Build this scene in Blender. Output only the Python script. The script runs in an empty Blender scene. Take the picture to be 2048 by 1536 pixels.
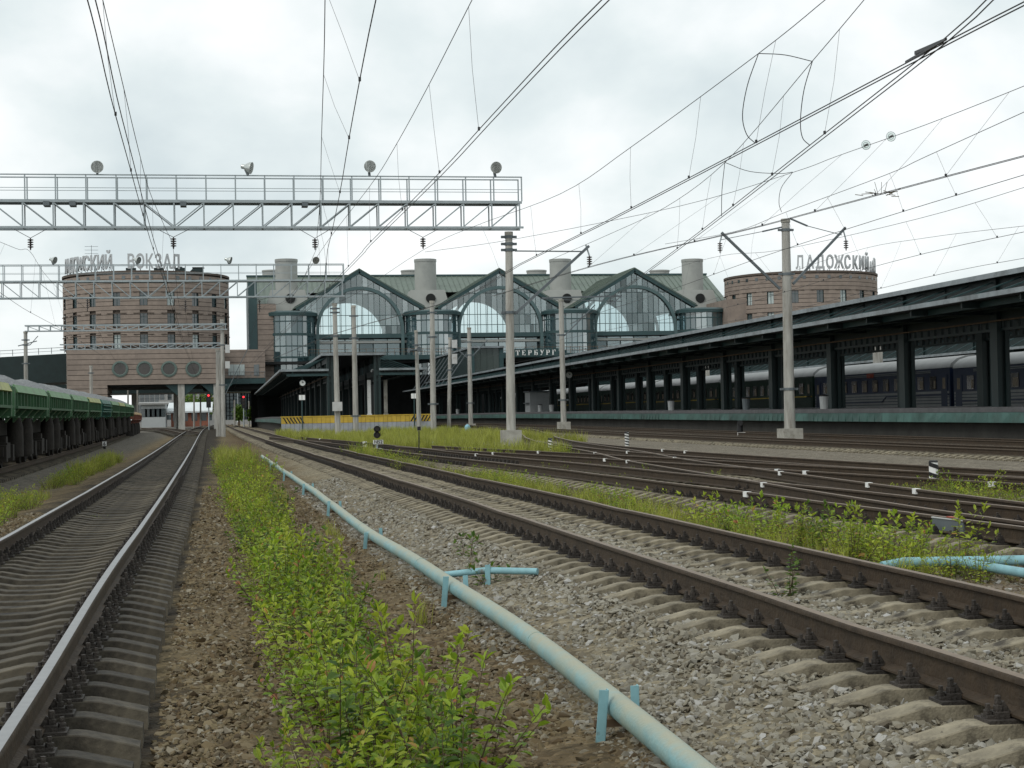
import bpy, bmesh, math, random
import numpy as np
from mathutils import Vector, Matrix
random.seed(7); rng = np.random.default_rng(7)
SC = bpy.context.scene
COL = SC.collection
# ------------------------------------------------------------------ camera
FPX, ROLL, CAMZ = 3300.0, 0.0192, 1.27
PIT = math.atan(63/3300.0); YAW = math.atan(575/3300.0*math.cos(PIT))
FW = Vector((math.sin(YAW)*math.cos(PIT), math.cos(YAW)*math.cos(PIT), math.sin(PIT)))
RT = Vector((math.cos(YAW), -math.sin(YAW), 0)); UP = RT.cross(FW)
cd = bpy.data.cameras.new('camera'); cam = bpy.data.objects.new('camera', cd); COL.objects.link(cam)
cd.sensor_width = 36; cd.lens = FPX/2048*36; cd.clip_start = .1; cd.clip_end = 6000
IR = RT*math.cos(ROLL)-UP*math.sin(ROLL); IU = RT*math.sin(ROLL)+UP*math.cos(ROLL)
mw = Matrix((IR, IU, -FW)).transposed().to_4x4(); mw.translation = (0, 0, CAMZ)
cam.matrix_world = mw
SC.camera = cam
# ------------------------------------------------------------------ sky and sun
SUN_EL, SUN_AZ = math.radians(42), math.radians(-128)      # azimuth from +Y towards +X: behind left
w = bpy.data.worlds.new('World'); SC.world = w; w.use_nodes = True
nt = w.node_tree; N = nt.nodes; L = nt.links; N.clear()
out = N.new('ShaderNodeOutputWorld'); bg = N.new('ShaderNodeBackground'); bg.inputs[1].default_value = .1
sky = N.new('ShaderNodeTexSky'); sky.sky_type = 'NISHITA'; sky.sun_disc = False
sky.sun_elevation = SUN_EL; sky.sun_rotation = SUN_AZ
tc = N.new('ShaderNodeTexCoord'); sep = N.new('ShaderNodeSeparateXYZ'); L.new(tc.outputs['Generated'], sep.inputs[0])
zz = N.new('ShaderNodeMath'); zz.operation = 'MAXIMUM'; zz.inputs[1].default_value = 0.0; L.new(sep.outputs[2], zz.inputs[0])
za = N.new('ShaderNodeMath'); za.inputs[1].default_value = .55; L.new(zz.outputs[0], za.inputs[0])
cmb = N.new('ShaderNodeCombineXYZ')
for i in (0, 1):
    d = N.new('ShaderNodeMath'); d.operation = 'DIVIDE'; L.new(sep.outputs[i], d.inputs[0]); L.new(za.outputs[0], d.inputs[1]); L.new(d.outputs[0], cmb.inputs[i])
n1 = N.new('ShaderNodeTexNoise'); n1.inputs['Scale'].default_value = 3.8; n1.inputs['Detail'].default_value = 8; n1.inputs['Roughness'].default_value = .5; n1.inputs['Distortion'].default_value = .15
L.new(cmb.outputs[0], n1.inputs[0])
cr = N.new('ShaderNodeValToRGB'); L.new(n1.outputs[0], cr.inputs[0])
cr.color_ramp.elements[0].position = .33; cr.color_ramp.elements[0].color = (6.0, 6.75, 6.95, 1)
cr.color_ramp.elements[1].position = .60; cr.color_ramp.elements[1].color = (9.3, 9.5, 9.5, 1)
e = cr.color_ramp.elements.new(.46); e.color = (7.3, 7.95, 8.0, 1)
mx = N.new('ShaderNodeMixRGB'); mx.inputs[0].default_value = .94; L.new(sky.outputs[0], mx.inputs[1]); L.new(cr.outputs[0], mx.inputs[2])
L.new(mx.outputs[0], bg.inputs[0]); L.new(bg.outputs[0], out.inputs[0])
sl = bpy.data.lights.new('sun', 'SUN'); sl.energy = 1.0; sl.angle = math.radians(18); sl.color = (1, .96, .9)
so = bpy.data.objects.new('sun', sl); COL.objects.link(so)
sd = Vector((math.sin(SUN_AZ)*math.cos(SUN_EL), math.cos(SUN_AZ)*math.cos(SUN_EL), math.sin(SUN_EL)))
so.rotation_euler = sd.to_track_quat('Z', 'Y').to_euler(); so.location = sd*200
vs = SC.view_settings; vs.view_transform = 'Standard'; vs.look = 'None'; vs.exposure = 0.2; vs.gamma = 1; vs.use_curve_mapping = False
SC.cycles.use_denoising = True; SC.cycles.max_bounces = 6; SC.cycles.transparent_max_bounces = 12
SC.cycles.diffuse_bounces = 3; SC.cycles.glossy_bounces = 3; SC.cycles.caustics_reflective = False; SC.cycles.caustics_refractive = False
# ------------------------------------------------------------------ small tools
def zr(Y):                                   # rail level: the yard climbs gently towards the station
    t = min(max((Y-35)/165, 0), 1); return .45*t*t*(3-2*t)
def P(x, y, Y):                              # a point of the photograph at a known distance Y along the tracks
    dx, dy = x-1024, y-768
    a = dx*math.cos(ROLL)-dy*math.sin(ROLL); b = dx*math.sin(ROLL)+dy*math.cos(ROLL)
    r = FW*FPX+RT*a-UP*b
    return Vector((0, 0, CAMZ))+r*(Y/r.y)
class MB:
    def __init__(s): s.v = []; s.f = []; s.m = []; s.mi = 0
    def add(s, vs, fs):
        o = len(s.v); s.v += [tuple(p) for p in vs]
        for q in fs: s.f.append(tuple(o+i for i in q)); s.m.append(s.mi)
        return s
    def box(s, x0, x1, y0, y1, z0, z1):
        return s.add([(x0,y0,z0),(x1,y0,z0),(x1,y1,z0),(x0,y1,z0),(x0,y0,z1),(x1,y0,z1),(x1,y1,z1),(x0,y1,z1)],
                     [(0,3,2,1),(4,5,6,7),(0,1,5,4),(1,2,6,5),(2,3,7,6),(3,0,4,7)])
    def bar(s, p, q, w, h=None, up=(0,0,1)):
        p = Vector(p); q = Vector(q); h = w if h is None else h
        d = (q-p).normalized(); u = Vector(up)
        if abs(d.dot(u)) > .98: u = Vector((0,1,0))
        a = d.cross(u).normalized()*w/2; b = a.cross(d).normalized()*h/2
        return s.add([p-a-b,p+a-b,p+a+b,p-a+b,q-a-b,q+a-b,q+a+b,q-a+b],
                     [(3,2,1,0),(4,5,6,7),(0,1,5,4),(1,2,6,5),(2,3,7,6),(3,0,4,7)])
    def tube(s, pts, r, n=6, cap=True):
        pts = [Vector(p) for p in pts]; k = len(pts); rs = r if isinstance(r, (list, tuple)) else [r]*k
        vs = []; fs = []; u = None
        for i, p in enumerate(pts):
            d = (pts[min(i+1,k-1)]-pts[max(i-1,0)])
            d = d.normalized() if d.length > 1e-9 else Vector((0,0,1))
            if u is None:
                u = d.cross(Vector((0,0,1)) if abs(d.z) < .95 else Vector((0,1,0))).normalized()
            else: u = (u-d*u.dot(d)).normalized()
            b = d.cross(u)
            for j in range(n):
                a = 2*math.pi*j/n; vs.append(p+(u*math.cos(a)+b*math.sin(a))*rs[i])
        for i in range(k-1):
            for j in range(n):
                fs.append((i*n+j, i*n+(j+1)%n, (i+1)*n+(j+1)%n, (i+1)*n+j))
        if cap: fs.append(tuple(range(n))[::-1]); fs.append(tuple(range((k-1)*n, k*n)))
        return s.add(vs, fs)
    def lathe(s, prof, n=16, c=(0,0,0), a0=0, a1=2*math.pi, cap=True):
        full = abs(a1-a0-2*math.pi) < 1e-6; m = n if full else n+1; vs = []; fs = []; k = len(prof)
        for r, z in prof:
            for j in range(m):
                a = a0+(a1-a0)*j/n; vs.append((c[0]+r*math.cos(a), c[1]+r*math.sin(a), c[2]+z))
        for i in range(k-1):
            for j in range(n):
                fs.append((i*m+j, i*m+(j+1)%m, (i+1)*m+(j+1)%m, (i+1)*m+j))
        if cap and full: fs.append(tuple(range(m))[::-1]); fs.append(tuple(range((k-1)*m, k*m)))
        return s.add(vs, fs)
    def extr(s, poly, f, d0, d1):            # poly 2-D, f(u,v,d) -> point
        n = len(poly); vs = [f(u, v, d0) for u, v in poly]+[f(u, v, d1) for u, v in poly]
        fs = [tuple(range(n))[::-1], tuple(range(n, 2*n))]+[(i, (i+1)%n, n+(i+1)%n, n+i) for i in range(n)]
        return s.add(vs, fs)
    def mesh(s, name, mats, smooth=False, off=None):
        me = bpy.data.meshes.new(name)
        v = s.v if off is None else [(p[0]-off[0], p[1]-off[1], p[2]-off[2]) for p in s.v]
        me.from_pydata(v, [], s.f)
        for m in (mats if isinstance(mats, (list, tuple)) else [mats]): me.materials.append(m)
        if len(me.materials) > 1: me.polygons.foreach_set('material_index', s.m)
        if smooth:
            me.polygons.foreach_set('use_smooth', [True]*len(me.polygons)); me.set_sharp_from_angle(angle=math.radians(40))
        me.validate(); me.update()
        return me
def link(name, data, parent=None, loc=None, rot=None):
    o = bpy.data.objects.new(name, data); COL.objects.link(o)
    if parent is not None: o.parent = parent
    if loc is not None: o.location = loc
    if rot is not None: o.rotation_euler = rot
    return o
def tag(o, label=None, cat=None, group=None, kind=None):
    if label: o['label'] = label
    if cat: o['category'] = cat
    if group: o['group'] = group
    if kind: o['kind'] = kind
    return o
def thing(name, label, cat, loc=(0,0,0), rz=0, group=None):
    o = link(name, None, None, loc, (0,0,rz)); o.empty_display_size = .2
    return tag(o, label, cat, group)
def wpart(root, name, mb, mat, smooth=False, top=None):   # mesh in world coordinates under root (root unrotated, direct or 2nd level)
    base = (top or root).location if top is None else top.location
    return link(name, mb.mesh(name, mat, smooth, base), root)
def lpart(root, name, mb, mat, smooth=False): return link(name, mb.mesh(name, mat, smooth), root)
def solo(name, mb, mat, label, cat, loc=(0,0,0), group=None, smooth=False, kind=None):
    return tag(link(name, mb.mesh(name, mat, smooth, loc), None, loc), label, cat, group, kind)
def copy_tree(o, loc=None, rz=None, label=None, parent=None):
    c = o.copy(); COL.objects.link(c); c.parent = parent
    if loc is not None: c.location = loc
    if rz is not None: c.rotation_euler = (0,0,rz)
    if label: c['label'] = label
    for ch in list(o.children): copy_tree(ch, parent=c)
    return c
# ------------------------------------------------------------------ materials
def mat(name, col, rough=.8, var=.18, scale=3., bump=0., bscale=None, metal=0., col2=None, thr=(.45,.62), rnd=0., spec=.4, coord='Object', stretch=None):
    m = bpy.data.materials.new(name); m.use_nodes = True; t = m.node_tree; n = t.nodes; l = t.links
    b = n['Principled BSDF']; b.inputs['Roughness'].default_value = rough; b.inputs['Metallic'].default_value = metal
    b.inputs['Specular IOR Level'].default_value = spec
    tcn = n.new('ShaderNodeTexCoord'); src = tcn.outputs[coord]
    if stretch:
        mp = n.new('ShaderNodeMapping'); mp.inputs['Scale'].default_value = stretch; l.new(src, mp.inputs[0]); src = mp.outputs[0]
    no = n.new('ShaderNodeTexNoise'); no.inputs['Scale'].default_value = scale; no.inputs['Detail'].default_value = 6; no.inputs['Roughness'].default_value = .62
    l.new(src, no.inputs[0])
    rp = n.new('ShaderNodeValToRGB'); l.new(no.outputs[0], rp.inputs[0])
    c = Vector(col[:3])
    rp.color_ramp.elements[0].position = .32; rp.color_ramp.elements[0].color = (*(c*(1-var)), 1)
    rp.color_ramp.elements[1].position = .68; rp.color_ramp.elements[1].color = (*(c*(1+var)), 1)
    o = rp.outputs[0]
    if col2 is not None:
        n2 = n.new('ShaderNodeTexNoise'); n2.inputs['Scale'].default_value = scale*.55; n2.inputs['Detail'].default_value = 8; n2.inputs['Roughness'].default_value = .7
        mp2 = n.new('ShaderNodeMapping'); mp2.inputs['Location'].default_value = (7.3, 2.1, 4.4); l.new(src, mp2.inputs[0]); l.new(mp2.outputs[0], n2.inputs[0])
        r2 = n.new('ShaderNodeValToRGB'); r2.color_ramp.elements[0].position = thr[0]; r2.color_ramp.elements[1].position = thr[1]; l.new(n2.outputs[0], r2.inputs[0])
        mxx = n.new('ShaderNodeMixRGB'); l.new(r2.outputs[0], mxx.inputs[0]); l.new(o, mxx.inputs[1]); mxx.inputs[2].default_value = (*col2[:3], 1); o = mxx.outputs[0]
    if rnd:
        oi = n.new('ShaderNodeObjectInfo'); ma = n.new('ShaderNodeMath'); ma.operation = 'MULTIPLY_ADD'; ma.inputs[1].default_value = 2*rnd; ma.inputs[2].default_value = 1-rnd
        l.new(oi.outputs['Random'], ma.inputs[0]); hs = n.new('ShaderNodeHueSaturation'); l.new(o, hs.inputs['Color']); l.new(ma.outputs[0], hs.inputs['Value']); o = hs.outputs[0]
    l.new(o, b.inputs['Base Color'])
    if bump:
        nb = n.new('ShaderNodeTexNoise'); nb.inputs['Scale'].default_value = bscale or scale*4; nb.inputs['Detail'].default_value = 5; l.new(src, nb.inputs[0])
        bp = n.new('ShaderNodeBump'); bp.inputs['Strength'].default_value = bump; bp.inputs['Distance'].default_value = .05; l.new(nb.outputs[0], bp.inputs['Height']); l.new(bp.outputs[0], b.inputs['Normal'])
    return m
def emit(name, col, s):
    m = bpy.data.materials.new(name); m.use_nodes = True; b = m.node_tree.nodes['Principled BSDF']
    b.inputs['Base Color'].default_value = (*col, 1); b.inputs['Emission Color'].default_value = (*col, 1); b.inputs['Emission Strength'].default_value = s; return m
def glass(name, tint, refl=.12, opac=0., ocol=(.1,.12,.12)):
    m = bpy.data.materials.new(name); m.use_nodes = True; t = m.node_tree; n = t.nodes; l = t.links; n.clear()
    o = n.new('ShaderNodeOutputMaterial'); tr = n.new('ShaderNodeBsdfTransparent'); tr.inputs[0].default_value = (*tint, 1)
    gl = n.new('ShaderNodeBsdfGlossy'); gl.inputs['Roughness'].default_value = .04; gl.inputs[0].default_value = (.9,.95,.95,1)
    lw = n.new('ShaderNodeFresnel'); lw.inputs[0].default_value = 1.5
    oi = n.new('ShaderNodeObjectInfo'); ra_ = n.new('ShaderNodeMath'); ra_.operation = 'MULTIPLY_ADD'; ra_.inputs[1].default_value = refl*1.6; ra_.inputs[2].default_value = refl*.35; l.new(oi.outputs['Random'], ra_.inputs[0])
    ad = n.new('ShaderNodeMath'); l.new(ra_.outputs[0], ad.inputs[1]); l.new(lw.outputs[0], ad.inputs[0])
    mx_ = n.new('ShaderNodeMixShader'); l.new(ad.outputs[0], mx_.inputs[0]); l.new(tr.outputs[0], mx_.inputs[1]); l.new(gl.outputs[0], mx_.inputs[2])
    last = mx_.outputs[0]
    if opac:
        df = n.new('ShaderNodeBsdfDiffuse'); df.inputs[0].default_value = (*ocol, 1); m2 = n.new('ShaderNodeMixShader'); m2.inputs[0].default_value = opac
        l.new(last, m2.inputs[1]); l.new(df.outputs[0], m2.inputs[2]); last = m2.outputs[0]
    l.new(last, o.inputs[0]); return m
def leafmat(name, ca, cb, cc):
    m = bpy.data.materials.new(name); m.use_nodes = True; t = m.node_tree; n = t.nodes; l = t.links; b = n['Principled BSDF']
    b.inputs['Roughness'].default_value = .45; b.inputs['Specular IOR Level'].default_value = .35
    g = n.new('ShaderNodeNewGeometry'); rp = n.new('ShaderNodeValToRGB'); l.new(g.outputs['Random Per Island'], rp.inputs[0])
    rp.color_ramp.elements[0].color = (*ca, 1); rp.color_ramp.elements[1].color = (*cc, 1); rp.color_ramp.elements[1].position = .965
    e1 = rp.color_ramp.elements.new(.55); e1.color = (*cb, 1); e2 = rp.color_ramp.elements.new(.94); e2.color = (*cb, 1)
    oi = n.new('ShaderNodeObjectInfo'); ma = n.new('ShaderNodeMath'); ma.operation = 'MULTIPLY_ADD'; ma.inputs[1].default_value = .5; ma.inputs[2].default_value = .75; l.new(oi.outputs['Random'], ma.inputs[0])
    hs = n.new('ShaderNodeHueSaturation'); l.new(rp.outputs[0], hs.inputs['Color']); l.new(ma.outputs[0], hs.inputs['Value'])
    l.new(hs.outputs[0], b.inputs['Base Color'])
    tl = n.new('ShaderNodeBsdfTranslucent'); l.new(hs.outputs[0], tl.inputs[0]); ms = n.new('ShaderNodeMixShader'); ms.inputs[0].default_value = .38
    l.new(b.outputs[0], ms.inputs[1]); l.new(tl.outputs[0], ms.inputs[2]); l.new(ms.outputs[0], n['Material Output'].inputs[0]); return m
def stonemat(name, cols, rough=.9):
    m = bpy.data.materials.new(name); m.use_nodes = True; t = m.node_tree; n = t.nodes; l = t.links; b = n['Principled BSDF']; b.inputs['Roughness'].default_value = rough
    b.inputs['Specular IOR Level'].default_value = .25
    oi = n.new('ShaderNodeObjectInfo'); rp = n.new('ShaderNodeValToRGB'); l.new(oi.outputs['Random'], rp.inputs[0])
    el = rp.color_ramp.elements; k = len(cols)
    el[0].color = (*cols[0], 1); el[1].color = (*cols[-1], 1)
    for i in range(1, k-1): q = el.new(i/(k-1)); q.color = (*cols[i], 1)
    tcn = n.new('ShaderNodeTexCoord'); no = n.new('ShaderNodeTexNoise'); no.inputs['Scale'].default_value = 30; l.new(tcn.outputs['Object'], no.inputs[0])
    ma = n.new('ShaderNodeMath'); ma.operation = 'MULTIPLY_ADD'; ma.inputs[1].default_value = .7; ma.inputs[2].default_value = .65; l.new(no.outputs[0], ma.inputs[0])
    hs = n.new('ShaderNodeHueSaturation'); l.new(rp.outputs[0], hs.inputs['Color']); l.new(ma.outputs[0], hs.inputs['Value'])
    l.new(hs.outputs[0], b.inputs['Base Color']); return m
M = {}
M['rail_side'] = mat('rail_rust', (.044,.029,.016), .75, .3, 6, .25, 30)
M['rail_shiny'] = mat('rail_polished', (.30,.30,.30), .38, .12, 8, metal=1)
M['rail_dull'] = mat('rail_worn', (.145,.10,.06), .5, .2, 8)
M['sleeper_dark'] = mat('concrete_oily', (.078,.067,.048), .85, .3, 4, .18, 40, col2=(.020,.017,.013), thr=(.44,.62), rnd=.3)
M['sleeper_pale'] = mat('concrete_pale', (.225,.197,.14), .9, .3, 7, .22, 60, col2=(.05,.042,.03), thr=(.49,.62), rnd=.2)
M['iron'] = mat('iron_dark', (.036,.030,.025), .7, .35, 25, .3, 60, rnd=.3)
M['concrete'] = mat('pole_concrete', (.37,.365,.335), .9, .2, 1.6, .3, 30, col2=(.19,.175,.15), thr=(.47,.72), stretch=(3.5,3.5,.45), rnd=.1)
M['concrete2'] = mat('block_concrete', (.36,.35,.31), .92, .2, 3, .3, 30, col2=(.18,.17,.14), thr=(.5,.7))
M['galv'] = mat('galvanised', (.34,.385,.40), .55, .12, 2, metal=.35)
M['galv_dark'] = mat('galvanised_dark', (.12,.14,.15), .6, .15, 2, metal=.2)
M['black'] = mat('black_iron', (.012,.012,.013), .5, .2, 8)
M['wire'] = mat('wire', (.035,.037,.04), .55, .1, 2)
M['white'] = mat('white_paint', (.75,.76,.74), .6, .08, 6, col2=(.45,.44,.4), thr=(.6,.75))
M['pipe'] = mat('pipe_blue', (.20,.355,.37), .6, .15, 2.5, .15, 40, col2=(.27,.34,.29), thr=(.42,.62))
M['pipe2'] = mat('stake_blue', (.22,.41,.45), .6, .15, 6, col2=(.14,.12,.09), thr=(.60,.69))
# ------------------------------------------------------------------ ground
def bend(X, Y):
    k = 1.0 if X < 6 else max(0, 1-(X-6)/12); return .0085*(Y-8)*k
GX = [-400,-60,-14,-10.4,-9.8,-6.7,-6.0,-5.0,-4.1,-3.5,-3.2,-.4,-.1,.4,1.2,1.7,2.2,2.6,3.05,5.9,6.4,7.0,7.6,10.5,16.5,18.6,21.4,30.0,30.9,60,400]
GZ = [-.8,-.7,-.6,-.56,-.46,-.46,-.62,-.68,-.60,-.49,-.505,-.505,-.50,-.54,-.57,-.54,-.47,-.40,-.30,-.30,-.38,-.40,-.375,-.35,-.29,-.36,-.31,-.31,-.45,-.5,-.5]
def gz(X, Y):
    b = np.interp(X+bend(X, Y), GX, GZ)
    f = min(max((Y-90)/120, 0), 1)
    b = b*(1-f)+f*max(b, -.42)
    return zr(Y)+float(b)
def nonuni(segs):
    r = []
    for a, b, s in segs: r += list(np.arange(a, b-1e-6, s))
    return r+[segs[-1][1]]
gxs = nonuni([(-2500,-100,600),(-100,-20,16),(-20,-12,1.5),(-12,34,.28),(34,60,5),(60,200,20),(200,3000,700)])
gys = nonuni([(-40,2,6),(2,24,.33),(24,60,.8),(60,130,3),(130,330,10),(330,600,45),(600,5000,700)])
gv = np.zeros((len(gys), len(gxs), 3))
for j, Y in enumerate(gys):
    for i, X in enumerate(gxs):
        z = gz(X, Y)
        if 0 < Y < 70 and -12 < X < 32: z += .012*math.sin(X*3.1+Y*1.7)*math.sin(X*1.3-Y*2.3)+.010*math.sin(X*7.7+Y*.9+2)*math.sin(Y*3.3+X)
        if Y > 520: z -= min((Y-520)*.004, 3)
        gv[j, i] = (X, Y, z)
nx = len(gxs); fs = [(j*nx+i, j*nx+i+1, (j+1)*nx+i+1, (j+1)*nx+i) for j in range(len(gys)-1) for i in range(nx-1)]
me = bpy.data.meshes.new('ground'); me.from_pydata(gv.reshape(-1, 3).tolist(), [], fs)
gm = bpy.data.materials.new('ballast_ground'); gm.use_nodes = True
t = gm.node_tree; n = t.nodes; l = t.links; b = n['Principled BSDF']; b.inputs['Roughness'].default_value = .95; b.inputs['Specular IOR Level'].default_value = .15
tcn = n.new('ShaderNodeTexCoord'); pos = tcn.outputs['Object']
vo = n.new('ShaderNodeTexVoronoi'); vo.inputs['Scale'].default_value = 17; vo.inputs['Randomness'].default_value = 1; l.new(pos, vo.inputs['Vector'])
vd = n.new('ShaderNodeTexVoronoi'); vd.feature = 'DISTANCE_TO_EDGE'; vd.inputs['Scale'].default_value = 17; l.new(pos, vd.inputs['Vector'])
sp = n.new('ShaderNodeSeparateXYZ'); l.new(pos, sp.inputs[0])
big = n.new('ShaderNodeTexNoise'); big.inputs['Scale'].default_value = .55; big.inputs['Detail'].default_value = 7; big.inputs['Roughness'].default_value = .65; l.new(pos, big.inputs[0])
ad = n.new('ShaderNodeMath'); ad.operation = 'MULTIPLY_ADD'; ad.inputs[1].default_value = 2.2; l.new(big.outputs[0], ad.inputs[0]); l.new(sp.outputs[0], ad.inputs[2])
xr = n.new('ShaderNodeMapRange'); xr.inputs['From Min'].default_value = -10; xr.inputs['From Max'].default_value = 20; l.new(ad.outputs[0], xr.inputs[0])
zone = n.new('ShaderNodeValToRGB'); l.new(xr.outputs[0], zone.inputs[0]); el = zone.color_ramp.elements       # gravel types by track
def zx(X): return (X+1.1+10)/30
el[0].position = zx(-9); el[0].color = (.13,.125,.11,1); el[1].position = zx(17); el[1].color = (.17,.155,.125,1)
for X, c in [(-6.2,(.125,.118,.10)),(-4.6,(.15,.118,.068)),(-3.4,(.032,.027,.02)),(-.75,(.032,.027,.02)),(-.2,(.128,.102,.058)),(1.1,(.09,.062,.034)),(1.9,(.14,.11,.065)),(2.5,(.205,.183,.13)),(6.0,(.205,.183,.135)),(7.5,(.175,.142,.115)),(10.5,(.155,.135,.105))]:
    q = el.new(zx(X)); q.color = (*c, 1)
vr = n.new('ShaderNodeValToRGB'); l.new(vo.outputs['Color'], vr.inputs[0]); vr.color_ramp.elements[0].color = (.5,.48,.45,1); vr.color_ramp.elements[1].color = (1.55,1.5,1.45,1)
ml = n.new('ShaderNodeMixRGB'); ml.blend_type = 'MULTIPLY'; ml.inputs[0].default_value = 1; l.new(zone.outputs[0], ml.inputs[1]); l.new(vr.outputs[0], ml.inputs[2])
n3 = n.new('ShaderNodeTexNoise'); n3.inputs['Scale'].default_value = 2.3; n3.inputs['Detail'].default_value = 9; n3.inputs['Roughness'].default_value = .72; l.new(pos, n3.inputs[0])
r3 = n.new('ShaderNodeMapRange'); r3.inputs['From Min'].default_value = .3; r3.inputs['From Max'].default_value = .7; r3.inputs['To Min'].default_value = .55; r3.inputs['To Max'].default_value = 1.4; l.new(n3.outputs[0], r3.inputs[0])
hv = n.new('ShaderNodeHueSaturation'); l.new(ml.outputs[0], hv.inputs['Color']); l.new(r3.outputs[0], hv.inputs['Value']); l.new(hv.outputs[0], b.inputs['Base Color'])
bp = n.new('ShaderNodeBump'); bp.inputs['Strength'].default_value = 1; bp.inputs['Distance'].default_value = .035; l.new(vd.outputs['Distance'], bp.inputs['Height']); l.new(bp.outputs[0], b.inputs['Normal'])
me.materials.append(gm); me.polygons.foreach_set('use_smooth', [True]*len(me.polygons))
ground = tag(link('ground', me), 'gravelled ground of the rail yard stretching to the station', 'ground', kind='structure')

# ------------------------------------------------------------------ tracks
RAILP = [(-.075,-.18),(.075,-.18),(.075,-.168),(.012,-.148),(.010,-.06),(.012,-.045),(.036,-.034),(.0375,-.012),(.030,-.001),(.018,.0),(-.018,.0),(-.030,-.001),(-.0375,-.012),(-.036,-.034),(-.012,-.045),(-.010,-.06),(-.012,-.148),(-.075,-.168)]
def spline(pts, step=1.0):
    p = [Vector((a[0], a[1], 0)) for a in pts]; o = []
    p = [p[0]*2-p[1]]+p+[p[-1]*2-p[-2]]
    for i in range(1, len(p)-2):
        k = max(2, int((p[i+1]-p[i]).length/step))
        for j in range(k):
            t = j/k
            o.append(.5*((2*p[i])+(p[i+1]-p[i-1])*t+(2*p[i-1]-5*p[i]+4*p[i+1]-p[i+2])*t*t+(3*p[i]-p[i-1]-3*p[i+1]+p[i+2])*t**3))
    o.append(p[-2]); return o
def sleeper_mesh(name, m):
    mb = MB(); st = [(-1.35,.135),(-1.30,.150),(-1.08,.205),(-1.02,.212),(-.50,.200),(-.25,.150),(0,.145),(.25,.150),(.50,.200),(1.02,.212),(1.08,.205),(1.30,.150),(1.35,.135)]
    vs = []
    for x, h in st:
        wt = .082 if abs(x) > .3 else .086
        vs += [(x,-.108,0),(x,-wt-.003,h-.006),(x,-wt+.003,h),(x,wt-.003,h),(x,wt+.003,h-.006),(x,.108,0)]
    k = len(st); fsx = []
    for i in range(k-1):
        for j in range(5): fsx.append((i*6+j, i*6+j+1, (i+1)*6+j+1, (i+1)*6+j))
    fsx.append((0,5,4,3,2,1)); o = (k-1)*6; fsx.append((o,o+1,o+2,o+3,o+4,o+5))
    mb.add([(x, y, z-.212) for x, y, z in vs], [f[::-1] for f in fsx]); return mb.mesh(name, m)
def fast_mesh():
    mb = MB(); mb.box(-.19,.19,-.08,.08,0,.018)
    for s in (-1, 1):
        mb.box(s*.105-.035,s*.105+.035,-.045,.045,.018,.048)          # clip
        mb.bar((s*.088,0,.05),(s*.062,0,.066),.07,.022,(0,1,0))
        mb.lathe([(.024,.048),(.024,.075),(.017,.077),(.017,.118),(.012,.122)],6,(s*.108,0,0))
        mb.box(s*.150-.028,s*.150+.028,-.035,.035,.018,.034)
        mb.lathe([(.022,.034),(.022,.055),(.013,.057),(.013,.085)],6,(s*.160,0,0))
    return mb.mesh('rail_fastening', M['iron'])
SLP = {k: sleeper_mesh('sleeper', M[k]) for k in ('sleeper_dark', 'sleeper_pale')}
FAST = fast_mesh()
TRACKS = {}
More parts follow.
